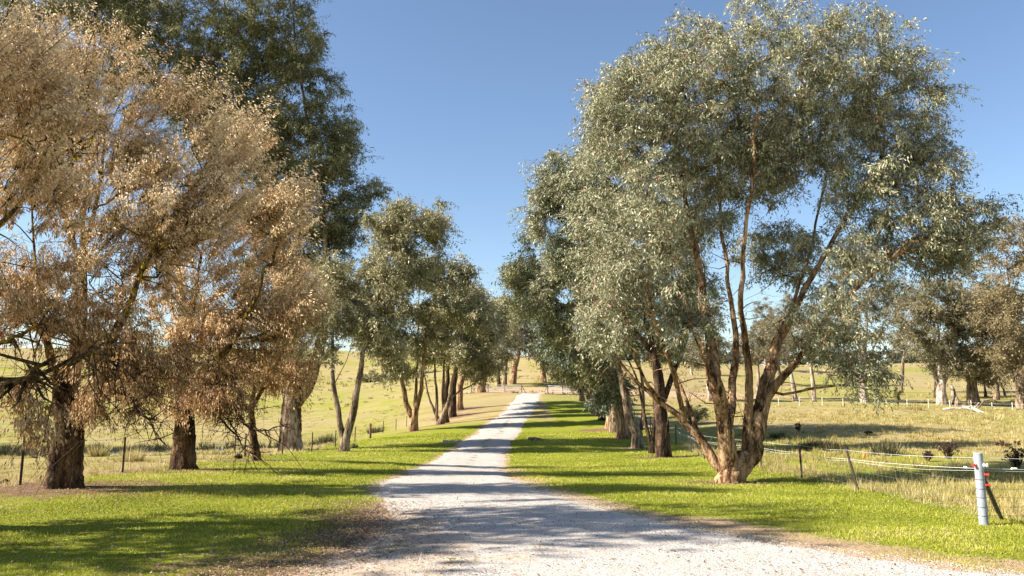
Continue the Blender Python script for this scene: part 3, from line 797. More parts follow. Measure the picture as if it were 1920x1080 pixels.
# --- brown trees on the left
BR = dict(leafm=L_BROWN, barkm=B_LICHEN, droop=.72, hang=.35, spiky=.8, detail=2, rough=.4, cat='tree', rtip=.008, twn=10)
def brown(base, stems, env, label, r0, ncl, nleaf, seed, cr=.5, L=.09, Wd=.024, dead=140, **kw):
    a = dict(BR); a['dead'] = dead; a['gapt'] = -.6; a['shell'] = .6; a.update(kw)
    return make_tree('brown_tree', base, stems, env, label, r0, a.pop('leafm'), a.pop('barkm'), ncl, nleaf, L, Wd, BROW, seed, cr, **a)
brown((120, 913, 20), [
    [(120, 913, 0), (122, 880, 0), (128, 830, 0), (132, 800, 0), (118, 740, .2), (90, 640, .5), (70, 520, .8), (60, 380, 1), (40, 200, 1)],
    [(132, 800, 0), (165, 750, -.2), (190, 700, -.4), (230, 600, -.8), (280, 480, -1), (330, 350, -1)],
    [(118, 740, .2), (150, 620, .6), (160, 480, 1), (190, 330, 1.2), (200, 190, 1.2)],
    [(190, 700, -.4), (260, 660, -1.2), (360, 600, -1.8), (430, 560, -2)],
    [(90, 640, .5), (30, 560, -.5), (-20, 450, -1)],
    [(160, 650, 0), (200, 640, -1), (300, 690, -2), (400, 760, -2)],
], [(130, 150, 150, 100), (240, 300, 140, 120), (90, 380, 150, 130), (250, 500, 160, 130), (60, 580, 130, 110), (340, 420, 110, 120),
    (230, 660, 150, 60), (40, 720, 90, 45, -1), (400, 330, 70, 80), (170, 720, 70, 40), (300, 240, 110, 90), (60, 250, 110, 110), (240, 700, 110, 70, -.5), (150, 740, 60, 40, -1)],
   'thick dark trunk under hanging brown dead leaves, leftmost whole trunk', .37, 1050, 200, 31,
   bare=[(.07, [(75, 335, -3), (45, 240, -3), (15, 160, -3), (5, 110, -3)]), (.05, [(85, 340, -3), (92, 300, -3), (130, 240, -3), (152, 180, -3)]), (.05, [(130, 330, -3), (140, 280, -3), (120, 240, -3), (100, 190, -3)]),
         (.04, [(140, 300, -3), (175, 250, -3), (200, 215, -3)]), (.045, [(190, 700, -.5), (230, 735, -1), (270, 780, -1.2), (310, 835, -1.5)]), (.04, [(200, 720, -.5), (250, 755, -1), (290, 800, -1.5)]), (.03, [(60, 855, -.5), (95, 850, -.8), (165, 825, -1)])])
brown((-330, 970, 14), [
    [(-330, 970, 0), (-325, 850, 0), (-280, 700, 0), (-200, 540, .3), (-150, 350, .3), (-120, 150, 0)],
    [(-280, 700, 0), (-150, 680, -.2), (-40, 690, 0), (60, 690, .2), (140, 650, .3), (220, 610, .3)],
    [(-200, 540, .3), (-60, 450, 0), (60, 330, .3), (110, 200, .3)],
    [(-60, 450, 0), (50, 480, .6), (160, 480, 1)],
    [(-150, 350, .3), (-20, 200, .4), (40, 80, .5)],
], [(-60, 250, 170, 190), (-190, -140, 220, 150), (30, 560, 130, 100), (20, 730, 95, 70), (-200, 100, 220, 170), (60, 170, 110, 130), (30, 330, 110, 110), (-250, 450, 170, 200), (-150, 700, 140, 110), (150, 600, 80, 70, .3)],
    'brown leaved tree with yellow lichen branches entering the frame from the left edge', .36, 700, 210, 32, .42,
    bare=[(.10, [(-120, 730), (-10, 705, -.2), (50, 690, -.4), (90, 660, -.5)]), (.05, [(130, 662, -.3), (175, 634, -.5), (208, 612, -.6)]), (.035, [(175, 634, -.5), (215, 660, -.5), (250, 680, -.5)]), (.05, [(-20, 640), (40, 600, -.3), (110, 580, -.6)])])
brown((345, 880, 26.5), [
    [(345, 880, 0), (344, 840, 0), (346, 790, 0), (343, 740, 0), (350, 660, .3), (370, 540, .5), (390, 400, .5)],
    [(343, 745, 0), (375, 700, -.3), (430, 650, -.8), (480, 560, -1), (500, 450, -1)],
    [(350, 660, .3), (320, 560, 0), (310, 450, 0)],
    [(350, 690, .1), (400, 680, -1), (460, 720, -1.8), (520, 790, -2)],
], [(400, 320, 100, 90), (460, 420, 100, 90), (480, 560, 90, 100), (380, 620, 110, 90), (530, 620, 50, 80), (320, 480, 90, 100), (400, 730, 90, 45, -1), (520, 400, 50, 60), (290, 690, 80, 75, -.5), (440, 690, 80, 60, -.5)],
    'brown leaved tree with a sturdy dark single trunk between two others in the left row', .33, 800, 190, 33, .6, .11, .034,
   bare=[(.05, [(365, 735, -.5), (420, 745, -1), (450, 780, -1.3), (465, 803, -1.5), (500, 808, -1.8), (540, 790, -2)]), (.045, [(350, 760, -.4), (400, 770, -1), (440, 810, -1.5), (455, 840, -2), (475, 850, -2.2)]), (.035, [(380, 740, -.4), (430, 790, -1), (452, 822, -1.4)]), (.03, [(340, 770, -.4), (300, 790, -.8), (290, 830, -1)])])
brown((482, 865, 32.5), [
    [(482, 865, 0), (474, 810, 0), (470, 770, 0), (480, 710, 0), (500, 620, .3), (520, 520, .3)],
    [(476, 760, 0), (498, 720, -.3), (540, 640, -.5), (560, 540, -.5)],
], [(520, 480, 55, 90), (505, 600, 60, 70), (550, 590, 40, 65), (550, 690, 40, 45), (520, 700, 60, 45), (465, 700, 45, 45)],
    'small slender crooked tree with brown leaves, furthest of the brown trees', .15, 300, 190, 34, .6, .1, .034)

brown((-740, 1060, 11.3), [
    [(-740, 1110, 0), (-740, 900, 0), (-720, 600, 0), (-700, 150, 0), (-670, -300, .3), (-650, -600, .5)],
    [(-740, 850, 0), (-570, 600, .5), (-470, 300, .6)],
    [(-740, 850, 0), (-970, 600, -.5), (-1120, 300, -.6)],
    [(-710, 300, 0), (-820, 0, 1), (-920, -350, 1.5)],
], [(-750, -100, 380, 320), (-490, 250, 230, 260, .8), (-1070, 250, 330, 300, -.6), (-730, -480, 330, 260, .5), (-730, 500, 300, 180), (-650, -250, 280, 250, 2)],
    'brown leaved tree outside the left edge whose shade falls across the foreground', .26, 900, 150, 36, .36)

# --- the tall gum behind the brown trees
make_tree('gum_tree', (545, 846, 48), [
    [(545, 845, 0), (545, 800, 0), (548, 750, 0), (548, 690, 0), (535, 580, .5), (510, 420, 1), (470, 250, 1), (430, 60, 1), (400, -120, 1)],
    [(548, 775, 0), (572, 735, -.1), (592, 680, -.3), (612, 580, -.6), (610, 450, -1), (590, 300, -1), (560, 120, -1), (540, -60, -1)],
    [(510, 420, 1), (440, 330, -.5), (360, 200, -1.5), (320, 50, -2)],
    [(610, 450, -1), (640, 390, -1), (670, 340, -1), (690, 320, -1)],
    [(600, 620, -.5), (640, 570, -1), (660, 500, -1.5), (650, 420, -2)],
    [(430, 60, 1), (330, -40, 1), (250, -80, 1)],
    [(360, 200, -1.5), (260, 120, -1.5), (200, 40, -1.5)],
], [(330, 50, 130, 100), (480, 60, 110, 90), (560, 190, 90, 90), (605, 290, 75, 75), (555, 410, 90, 70), (690, 360, 35, 40), (610, 500, 65, 50),
    (430, 230, 120, 100), (420, -120, 180, 110), (220, 0, 110, 90), (560, 340, 70, 70), (600, 420, 70, 70), (520, 500, 80, 70), (480, 340, 100, 100), (640, 230, 35, 60), (350, 170, 120, 90), (560, 80, 60, 90), (450, 130, 120, 90), (520, 260, 90, 80), (640, 300, 50, 60), (650, 420, 45, 60), (570, 610, 50, 50), (540, -30, 60, 60)],
    'tallest dark green gum with a very thick pale trunk rising behind the brown trees', .60, L_DARK, B_SHED, 2500, 180, .17, .05, None, 41, .8, .5, 2,
    .018, .22, .5, rtip=.012, shell=.42, gapt=-1.5, dead=60)

make_tree('gum_tree', (135, 850, 46), [
    [(135, 850, 0), (138, 700, 0), (150, 500, 0), (165, 300, 0), (176, 100, 0), (178, -40, 0)],
    [(150, 500, 0), (110, 350, 0), (70, 200, 0), (50, 60, 0)],
    [(165, 300, 0), (220, 200, 0), (250, 80, 0)],
], [(90, 20, 130, 90), (190, -60, 120, 90), (30, 120, 90, 90), (230, 70, 70, 80), (150, 160, 90, 80), (-60, 40, 120, 100), (60, 250, 90, 80)],
    'tall green gum whose top shows behind the brown crowns in the top left corner', .45, L_DARK, B_SHED, 700, 150, .18, .06, None, 42, .85, .5, 1, .018, .22, .6, rtip=.012, gapt=-1.3)

# --- left row
make_tree('gum_tree', (645, 847, 44), [
    [(645, 847, 0), (647, 828, 0), (636, 790, 0), (628, 740, 0), (622, 670, .2), (628, 590, .4), (625, 520, .5)],
    [(649, 825, 0), (660, 785, 0), (672, 720, 0), (682, 660, -.2), (700, 590, -.4), (725, 510, -.5), (745, 430, -.5)],
    [(682, 660, -.2), (715, 600, .5), (760, 500, 1), (790, 420, 1)],
    [(630, 720, 0), (655, 660, -.5), (665, 590, -1)],
], [(630, 520, 60, 50), (590, 580, 55, 55), (650, 590, 55, 45), (775, 410, 65, 58), (730, 440, 55, 65), (810, 430, 35, 55), (690, 520, 55, 50), (700, 590, 45, 40), (725, 645, 32, 26), (560, 640, 40, 40), (770, 500, 60, 45), (600, 650, 40, 35)],
    'gum with two smooth tan stems in a narrow V beside the left fence', .27, L_OLIVE, B_GREY, 620, 180, .17, .055, LROW, 51, .75, .5, 2, .016, .2, .5, rtip=.012)
make_tree('gum_tree', (775, 808, 66), [
    [(775, 808, 0), (776, 785, 0), (760, 755, 0), (752, 700, 0), (744, 640, .5), (735, 580, .5)],
    [(776, 785, 0), (780, 730, 0), (782, 660, .5), (785, 570, 1), (790, 500, 1)],
    [(780, 770, 0), (790, 730, -.3), (796, 650, -.6), (808, 580, -1), (830, 520, -1)],
    [(752, 700, 0), (735, 670, -1), (715, 640, -1)],
], [(755, 550, 55, 55), (800, 505, 50, 45), (840, 540, 50, 50), (862, 500, 25, 24), (725, 640, 48, 42), (790, 620, 55, 45), (705, 590, 50, 50), (700, 645, 35, 30), (690, 560, 35, 50), (885, 590, 32, 38), (740, 690, 40, 25)],
    'gum with three dark stems forking low, next after the narrow V stems', .36, L_OLIVE, B_RED, 520, 160, .24, .08, LROW, 52, 1.0, .5, 1, .02, .2, .7, rtip=.015)
make_tree('gum_tree', (825, 796, 76), [
    [(825, 796, 0), (818, 780, 0), (806, 750, 0), (797, 710, 0), (790, 640, .5)],
    [(820, 785, 0), (818, 730, .3), (812, 660, .5), (812, 590, 1)],
    [(826, 788, 0), (842, 750, -.3), (852, 700, -.5), (866, 640, -1), (878, 580, -1)],
    [(828, 780, 0), (848, 745, .5), (880, 725, 1), (910, 705, 1)],
    [(830, 770, 0), (832, 700, 1), (840, 620, 1.5), (850, 560, 1.5)],
], [(850, 570, 45, 45), (895, 620, 40, 45), (815, 600, 35, 45), (880, 550, 30, 30), (900, 690, 35, 25), (860, 660, 45, 30), (800, 660, 30, 30)],
    'gum with a wide fan of pale thin stems in the left row', .38, L_OLIVE, B_GREY, 440, 150, .27, .09, LROW, 53, 1.1, .45, 1, .022, .2, .7, rtip=.018)
left_far = [((836, 788, 82), [(836, 788), (836, 740), (842, 660), (850, 600)], [(865, 600, 35, 40), (835, 640, 30, 35)], 'gum with one dark straight trunk just behind the fan of pale stems', B_DARK, .34),
            ((849, 776, 88), [(849, 776), (850, 730), (860, 660), (880, 590)], [(890, 580, 32, 38), (870, 640, 30, 30)], 'dark trunked gum in the left row, third trunk before the white rails', B_DARK, .38),
            ((862, 767, 93), [(862, 767), (862, 735), (872, 680), (900, 600)], [(915, 600, 32, 45), (890, 650, 32, 30)], 'gum with a short forked trunk in the left row, second trunk before the white rails', B_RED, .42),
            ((903, 737, 116), [(903, 737), (905, 715), (915, 670), (930, 610)], [(930, 620, 38, 45), (905, 685, 38, 20), (945, 570, 22, 25), (940, 670, 28, 25)], 'gum with bushy low crown and stout trunk right beside the white rails', B_RED, .6)]
for i, (b, st, env, lab, bk, r0) in enumerate(left_far):
    make_tree('gum_tree', b, [st], env, lab, r0, L_OLIVE, bk, 200, 150, .32, .10, LROW, 60 + i, 1.25, .4, 1, .025, .2, .8, rtip=.02)

# --- right row
make_tree('gum_tree', (1244, 858, 40), [
    [(1244, 858, 0), (1242, 810, 0), (1238, 770, 0), (1235, 720, 0), (1220, 640, 0), (1190, 520, 0), (1150, 400, 0)],
    [(1238, 760, 0), (1262, 700, .3), (1290, 620, .5), (1300, 500, .5)],
    [(1225, 660, 0), (1170, 590, -.5), (1110, 500, -1), (1070, 400, -1)],
    [(1150, 400, 0), (1120, 340, 0), (1080, 300, 0)],
], [(1150, 350, 80, 90), (1060, 335, 55, 65), (1240, 460, 90, 90), (1110, 470, 75, 80), (1030, 400, 40, 55), (1180, 560, 70, 60), (1290, 560, 60, 50)],
    'gum with a thick black straight trunk behind the large spreading gum', .34, L_HERO, B_DARK, 900, 180, .16, .05, RROW, 71, .75, .5, 2, .016, .3, .5, rtip=.012)
make_tree('gum_tree', (1222, 851, 43), [
    [(1222, 851, 0), (1221, 835, 0), (1212, 800, 0), (1206, 760, 0), (1190, 700, 0), (1160, 640, 0)],
    [(1222, 835, 0), (1228, 795, 0), (1228, 740, 0), (1240, 660, 0)],
], [(1160, 640, 45, 40), (1235, 650, 45, 45), (1200, 600, 45, 45)],
    'slender dark gum with two thin stems against the black straight trunk', .17, L_DARK, B_DARK, 110, 150, .16, .05, RROW, 72, .7, .5, 2, .015, .2, .5, rtip=.012)
make_tree('gum_tree', (1195, 841, 48), [
    [(1195, 841, 0), (1196, 815, 0), (1180, 785, 0), (1174, 750, 0), (1160, 690, 0), (1120, 600, 0), (1080, 500, 0)],
    [(1196, 812, 0), (1206, 780, 0), (1202, 700, 0), (1180, 600, .5), (1150, 500, .5)],
], [(1060, 490, 55, 65), (1120, 590, 55, 50), (1010, 470, 25, 45), (1140, 480, 50, 60), (1030, 560, 40, 40)],
    'gum with a tan trunk dividing into a wide V in the right row', .33, L_HERO, B_GREY, 360, 170, .18, .06, RROW, 73, .8, .5, 2, .018, .25, .5, rtip=.013)
right_far = [((1170, 823, 55), [(1170, 823), (1168, 780), (1160, 730), (1120, 640), (1060, 560)], [(1020, 530, 38, 55), (1070, 600, 45, 45), (985, 510, 28, 40), (1155, 725, 32, 32, -2), (1110, 660, 40, 35)], 'thick rough red brown trunk standing in a bare dirt patch in the right row', B_RED, .5, L_DARK),
             ((1156, 815, 60), [(1156, 815), (1152, 770), (1140, 720), (1090, 640), (1030, 580)], [(1000, 560, 36, 45), (1050, 630, 36, 36), (1130, 700, 30, 30, -2), (970, 520, 20, 32)], 'pale barked gum leaning left just behind the thick red brown trunk', B_GREY, .42, L_DARK),
             ((1145, 806, 64), [(1145, 806), (1143, 770), (1130, 720), (1080, 650), (1040, 600)], [(1030, 610, 32, 40), (1070, 660, 36, 30), (1135, 750, 18, 26, -3)], 'gum with blue grey low foliage beside its trunk in the right row', B_RED, .42, L_BLUE),
             ((1132, 796, 70), [(1132, 796), (1130, 765), (1110, 710), (1070, 650)], [(1050, 640, 34, 36), (1085, 690, 32, 26)], 'dark short trunk in the right row where the lawn shadow is deepest', B_DARK, .42, L_DARK),
             ((1119, 781, 77), [(1119, 781), (1118, 755), (1100, 710), (1060, 660)], [(1040, 650, 30, 34), (1080, 690, 30, 24)], 'gum with a short reddish trunk, third from the far end of the right row', B_RED, .42, L_OLIVE),
             ((1108, 768, 85), [(1108, 768), (1106, 745), (1085, 705), (1060, 670)], [(1060, 680, 28, 28), (1095, 700, 24, 24)], 'gum with a leaning trunk, second from the far end of the right row', B_RED, .4, L_OLIVE),
             ((1092, 752, 97), [(1092, 752), (1090, 730), (1080, 700), (1075, 670)], [(1085, 700, 24, 28), (1065, 670, 22, 22), (1105, 690, 20, 24)], 'pale bushy gum at the far end of the right row near the white rails', B_GREY, .35, L_OLIVE)]
for i, (b, st, env, lab, bk, r0, lm) in enumerate(right_far):
    make_tree('gum_tree', b, [st], env, lab, r0, lm, bk, 190, 160, .24, .08, RROW, 80 + i, 1.0, .45, 1, .022, .25, .7, rtip=.016)

# --- beyond the gate
GR = 'gum trees beyond the white rails'
gate_trees = [((936, 720, 134), [(936, 720), (934, 690), (930, 650)], [(925, 630, 25, 30), (940, 600, 22, 28)], 'thin dark trunk beyond the left white rails, leftmost of that clump', B_DARK, .3),
              ((946, 719, 136), [(946, 719), (948, 690), (950, 640)], [(950, 600, 28, 35), (955, 640, 24, 20)], 'tan trunk beyond the left white rails, middle of that clump', B_GREY, .42),
              ((961, 717, 138), [(961, 717), (966, 685), (974, 650), (975, 600)], [(975, 600, 28, 38), (985, 640, 22, 22)], 'leaning gum with a split trunk just left of where the drive ends', B_RED, .6),
              ((1019, 717, 140), [(1019, 717), (1018, 700), (1016, 680), (1012, 650)], [(1020, 645, 38, 28), (1000, 615, 28, 30), (1042, 630, 26, 28)], 'low spreading gum with splayed limbs on the slope above the end of the drive', B_RED, .55),
              ((1056, 722, 133), [(1056, 722), (1054, 700), (1048, 670), (1045, 640)], [(1050, 640, 28, 30), (1075, 650, 24, 28)], 'dark gum with bent trunk behind the right white rails', B_DARK, .42)]
for i, (b, st, env, lab, bk, r0) in enumerate(gate_trees):
    make_tree('gum_tree', b, [st], env, lab, r0, L_FAR, bk, 80, 110, .42, .13, GR, 90 + i, 1.5, .4, 1, .035, .2, 1.0, rtip=.03)

# --- paddock trees at the right
PR = 'gum trees in the right paddock'
pad_trees = [
    ((1622, 748, 108), [[(1622, 748), (1618, 720), (1614, 680), (1608, 620), (1606, 580)], [(1620, 725), (1628, 680), (1640, 640), (1655, 600)], [(1616, 700), (1622, 640), (1625, 560)]],
     [(1610, 550, 60, 55), (1655, 580, 38, 45), (1575, 600, 45, 50), (1630, 640, 38, 35), (1600, 490, 45, 45)], 'tall open gum with twin pale stems seen right of the large spreading gum', B_PALE, .55, L_FAR, 260),
    ((1767, 756, 102), [[(1767, 756), (1763, 730), (1750, 700), (1730, 670), (1712, 645)], [(1765, 725), (1762, 680), (1760, 620), (1755, 560)], [(1766, 722), (1778, 690), (1790, 630), (1795, 580)]],
     [(1735, 575, 58, 50), (1790, 580, 50, 50), (1770, 640, 58, 42), (1710, 625, 38, 38), (1750, 540, 50, 32), (1795, 680, 40, 30)], 'broad gum with a forked cream trunk behind the fallen white branches', B_PALE, .62, L_FAR, 380),
    ((1825, 754, 104), [[(1825, 754), (1822, 720), (1828, 680), (1840, 620)], [(1823, 715), (1805, 680), (1800, 640)]],
     [(1845, 590, 60, 65), (1820, 670, 58, 36), (1865, 680, 45, 36), (1800, 600, 35, 45)], 'gum with a dark fluted trunk beside the tall broken stump', B_GREY, .7, L_FAR, 340),
    ((1917, 752, 97), [[(1917, 752), (1914, 700), (1908, 640), (1895, 560), (1885, 470)], [(1912, 670), (1935, 600), (1950, 500)], [(1915, 690), (1880, 650), (1860, 600)]],
     [(1885, 440, 52, 62), (1900, 520, 62, 60), (1950, 450, 50, 70), (1870, 575, 50, 55), (1930, 610, 60, 60), (1890, 655, 55, 38)], 'tallest reddish crowned gum at the right edge of the paddock', B_GREY, .7, L_RUST, 480),
    ((1756, 745, 122), [[(1756, 745), (1755, 710), (1752, 670)]], [(1740, 660, 32, 28), (1765, 670, 25, 25)], 'short dark trunk half hidden behind the forked cream trunk', B_DARK, .4, L_DARK, 70),
    ((1848, 742, 125), [[(1848, 742), (1845, 715), (1835, 690)]], [(1840, 690, 28, 22), (1860, 700, 22, 18)], 'thin leaning dark gum between the fluted trunk and the right edge, nearer the fluted one', B_DARK, .22, L_FAR, 60),
    ((1884, 738, 128), [[(1884, 738), (1876, 715), (1870, 690)]], [(1875, 690, 25, 20)], 'thin leaning dark sapling between the fluted trunk and the right edge, further from it', B_DARK, .18, L_FAR, 50),
    ((1525, 742, 112), [[(1525, 742), (1524, 710), (1520, 670), (1518, 620)]], [(1515, 610, 48, 48), (1540, 650, 34, 28)], 'white slim trunk standing in the open just right of the multi stemmed gum', B_PALE, .32, L_FAR, 90),
    ((1492, 742, 114), [[(1492, 742), (1484, 700), (1476, 650)]], [(1470, 620, 45, 48)], 'white trunk leaning left, seen through the low right limb of the multi stemmed gum', B_PALE, .35, L_FAR, 80),
    ((1421, 742, 118), [[(1421, 742), (1422, 700), (1420, 650)]], [(1420, 640, 35, 35)], 'pale trunk seen through the gap between the stems of the multi stemmed gum', B_PALE, .35, L_FAR, 80),
    ((1868, 748, 118), [[(1868, 748), (1868, 700), (1860, 640)], [(1868, 710), (1885, 670)]], [(1860, 590, 50, 55), (1890, 640, 45, 40), (1840, 540, 40, 35), (1815, 500, 28, 30)], 'gum with a slim grey trunk between the fluted trunk and the tallest reddish gum', B_GREY, .4, L_FAR, 240),
    ((1690, 738, 135), [[(1690, 738), (1692, 700), (1696, 660)]], [(1690, 570, 40, 45), (1700, 625, 35, 35), (1675, 530, 25, 25)], 'slim gum behind the open grass between the twin pale stems and the forked cream trunk', B_GREY, .3, L_FAR, 130),
    ((1330, 745, 112), [[(1330, 745), (1326, 700), (1322, 660)]], [(1325, 650, 38, 35)], 'pale leaning trunk visible behind the left limbs of the multi stemmed gum', B_PALE, .35, L_FAR, 80),
]
protos = []
for i, (b, st, env, lab, bk, r0, lm, nc) in enumerate(pad_trees):
    protos.append(make_tree('gum_tree', b, st, env, lab, r0, lm, bk, nc, 130, .34, .10, PR, 100 + i, 1.25, .4, 1, .03, .2, .9, rtip=.025))

# trees standing further off, copies of those
FR = 'trees scattered along the far slopes'
far_spots = [(60, 190, 0, 'far tree on the right slope standing alone below the crest'), (-52, 175, 4, 'far tree on the left slope seen between the V stems and the tall gum'),
             (-30, 205, 7, 'far tree on the left slope behind the three stemmed gum'), (-70, 240, 2, 'far tree on the left hill seen under the brown leaves'),
             (22, 215, 1, 'far tree on the hill above the right white rails'), (-12, 200, 8, 'far tree on the hill behind the end of the left row'),
             (38, 170, 9, 'far tree in the paddock behind the right row of trunks'), (50, 150, 10, 'far tree low in the right paddock behind the multi stemmed gum')]
for x, y, k, lab in far_spots:
    dup_tree(protos[k], x, y, lab, rz=x * 1.7, sc=.8, group=FR)

# treeline on the crest: reads as one mass
rng = np.random.RandomState(77)
C_ = []; R_ = []
for k in range(110):
    x = rng.uniform(40, 270)
    y = rng.uniform(285, 330) if x > 0 else rng.uniform(310, 350)
    hh = rng.uniform(4, 9) if x > 0 else rng.uniform(1.5, 3.5)
    g0 = gz(x, y)
    for j in range(14):
        v = rng.randn(3); v /= np.linalg.norm(v)
        C_.append((x + v[0] * hh * .45, y + v[1] * hh * .45, g0 + hh * .55 + v[2] * hh * .4)); R_.append(hh * .2)
q, tq = leaves(np.array(C_), np.array(R_), 40, .8, .45, .2, rng, (0, 0), 5, .03)
M_TL = leaf_mat('leaf_treeline', [(0, (.03, .045, .03)), (.6, (.07, .085, .055)), (1, (.13, .13, .09))], .1, .7, .1)
o = mesh_np('distant_treeline', q.reshape(-1, 3), np.full(len(q), 4), np.arange(4 * len(q)), M_TL, tint=rng.rand(len(q))); o['kind'] = 'stuff'

# --- low shrubs and weeds
def shrub(name, px, py, d, wpx, hpx, leafm, label, cat='shrub', n=24, nl=60, L=.06, Wd=.03, seed=0, barkm=B_DARK, group=None, cr=None, droop=.1):
    rng = np.random.RandomState(500 + seed)
    p = at(px, py, d); x, y = p[0], p[1]; z = gz(x, y)
    w, h = wpx * d / F, hpx * d / F
    root = empty(name, (x, y, z), label, cat, group)
    B = MB(); Cs = []
    for i in range(n):
        a = rng.rand() * 2 * pi; r = math.sqrt(rng.rand()) * w * .45; hh = h * (.45 + .5 * rng.rand()) * (1 - .4 * (r / (w * .5 + .01)))
        tip = np.array([cos(a) * r, sin(a) * r, hh]); mid = tip * [.45, .45, .5] + rng.randn(3) * .03 * h
        B.tube([np.array([cos(a) * r * .15, sin(a) * r * .15, -.03]), mid, tip], [.012 * h + .004, .008 * h + .003, .003], 4); Cs.append(tip)
        if rng.rand() < .6: Cs.append(mid + [0, 0, .1 * h])
    B.build('stem', barkm, root)
    Cs = np.array(Cs)
    q, tq = leaves(Cs, np.full(len(Cs), cr or w * .16), nl, L, Wd, droop, rng, (0, 0), 6, .004)
    q[:, :, 2] = np.maximum(q[:, :, 2], .01)
    A = np.concatenate([q, tq]); m_ = len(A)
    mesh_np('foliage', A.reshape(-1, 3), np.full(m_, 4), np.arange(4 * m_), [leafm, barkm], root,
            mat_idx=np.concatenate([np.zeros(len(q)), np.ones(len(tq))]), tint=np.concatenate([rng.rand(len(q)), np.zeros(len(tq))]))
    return root
L_WEED = leaf_mat('leaf_dead_weed', [(0, (.03, .018, .014)), (.6, (.075, .045, .032)), (1, (.16, .10, .06))], .1, .8, .1)
WG = 'dark dead weeds in the right paddock'
for i, (px, py, d, w, h, lab) in enumerate([
        (1778, 856, 33, 42, 24, 'dark dead weed bush behind the top wire left of the grey post'),
        (1908, 868, 28, 50, 34, 'dark dead weed bush behind the wires at the right edge'),
        (1740, 862, 32, 18, 14, 'small dark weed beside the larger one left of the grey post'),
        (1497, 806, 52, 12, 14, 'single dark thistle out in the golden paddock'),
        (1628, 812, 50, 14, 6, 'low dark weed flat in the golden paddock centre'),
        (1880, 834, 40, 24, 8, 'low brown weed patch near the right edge of the paddock')]):
    shrub('dead_weed', px, py, d, w, h * 1.7, L_WEED, lab, 'weed', 34, 26, .05, .028, i, B_DARK, WG, cr=w * d / F * .10)
shrub('shrub', 1300, 782, 62, 60, 44, L_DARK, 'round dark green bush in the paddock behind the left limb of the multi stemmed gum', 'shrub', 40, 90, .1, .05, 21)
shrub('shrub', 665, 842, 48, 16, 12, L_DARK, 'small bright bush at the foot of the V stemmed gum', 'shrub', 16, 50, .06, .04, 22)
shrub('sapling', 1684, 747, 100, 15, 40, L_DARK, 'small sapling alone in the open grass by the white posts', 'sapling', 12, 60, .2, .09, 23, B_GREY)
shrub('dead_weed', 447, 857, 34, 14, 12, L_WEED, 'small brown weed by the left fence beside the slender crooked tree', 'weed', 14, 40, .05, .02, 24)
HG = 'dark scrub along the far left slope'
for i, (px, w, h, lab) in enumerate([(700, 60, 15, 'long dark scrub band on the far slope behind the V stems'), (748, 36, 11, 'lower dark scrub band on the far slope behind the three stemmed gum')]):
    shrub('scrub', px, 719, 195, w, h, L_OLIVE, lab, 'scrub', 60, 50, .5, .3, 30 + i, B_DARK, HG, cr=.9)
def tussock(px, py, d, R, H, label, seed, mat_=None, group='grass tussocks in the paddocks'):
    rng = np.random.RandomState(700 + seed); p = at(px, py, d)
    P = tufts(np.full(5, p[0]) + rng.randn(5) * R * .25, np.full(5, p[1]) + rng.randn(5) * R * .2, 70, R, H * (.7 + .4 * rng.rand(5)), 1.0, rng)
    n = len(P); z = gz(p[0], p[1]); off = np.array([p[0], p[1], z])
    o = mesh_np('tussock', P.reshape(-1, 3) - off, np.full(n, 3), np.arange(3 * n), mat_ or M_SEDGE, tint=np.clip(rng.rand(n) * 1.1, 0, 1))
    o.location = off; tag(o, label, 'tussock', group)
for i, (a, b, c_, R, H, lab) in enumerate([
        (1530, 838, 41, .9, .85, 'tall dark tussock in the paddock shade, nearest the multi stemmed gum'), (1562, 842, 40, .8, .7, 'dark tussock second from the gum in the paddock shade'),
        (1662, 852, 36, 1.0, .85, 'broad grey tussock behind the sagging wires in the middle of the paddock'), (1458, 812, 50, .7, .5, 'small tussock behind the right stem of the multi stemmed gum'),
        (1720, 772, 90, 1.1, .8, 'pale tussock near the white posts in the far paddock'), (1850, 792, 72, 1.4, .9, 'broad pale tussock in the golden grass near the right edge'),
        (610, 832, 58, .9, 1.0, 'grey rush tussock between the tall gum and the V stems'), (190, 850, 45, .7, .9, 'pale spiky tussock between the two thick trunks at left'),
        (250, 862, 33, .6, .7, 'straw coloured tussock right of the picket at left'), (700, 812, 78, 1.0, .8, 'rush tussock behind the brown wooden post')]):
    tussock(a, b, c_, R, H, lab, i, M_DRY if 'pale' in lab or 'straw' in lab else M_SEDGE)

# ------------------------------------------------------------------ fences
M_STEEL = plain('rusty_picket', (.055, .035, .03), .8, 0, .5, 40)
M_GALV = plain('galvanised_pipe', (.31, .335, .375), .7, .15, .5, 9)
M_WIRE = plain('galvanised_wire', (.28, .27, .25), .4, .5, .2, 60)
M_ROPE = plain('white_electric_rope', (.70, .70, .72), .6, 0, .15, 120)
M_RED = plain('red_plastic', (.75, .035, .02), .4, 0, .05, 10)
M_ORANGE = plain('orange_plastic', (.85, .16, .02), .4, 0, .05, 10)
M_WHITEP = plain('white_plastic', (.8, .78, .72), .5, 0, .05, 10)
M_WPOST = plain('white_post', (.66, .62, .54), .8, 0, .2, 15)
M_WOOD = plain('weathered_post', (.15, .085, .06), .9, 0, .5, 18)
M_RAIL = plain('white_rail_paint', (.42, .41, .38), .7, 0, .2, 12)
M_RAILPOST = plain('dark_rail_post', (.05, .05, .05), .8, 0, .3, 12)
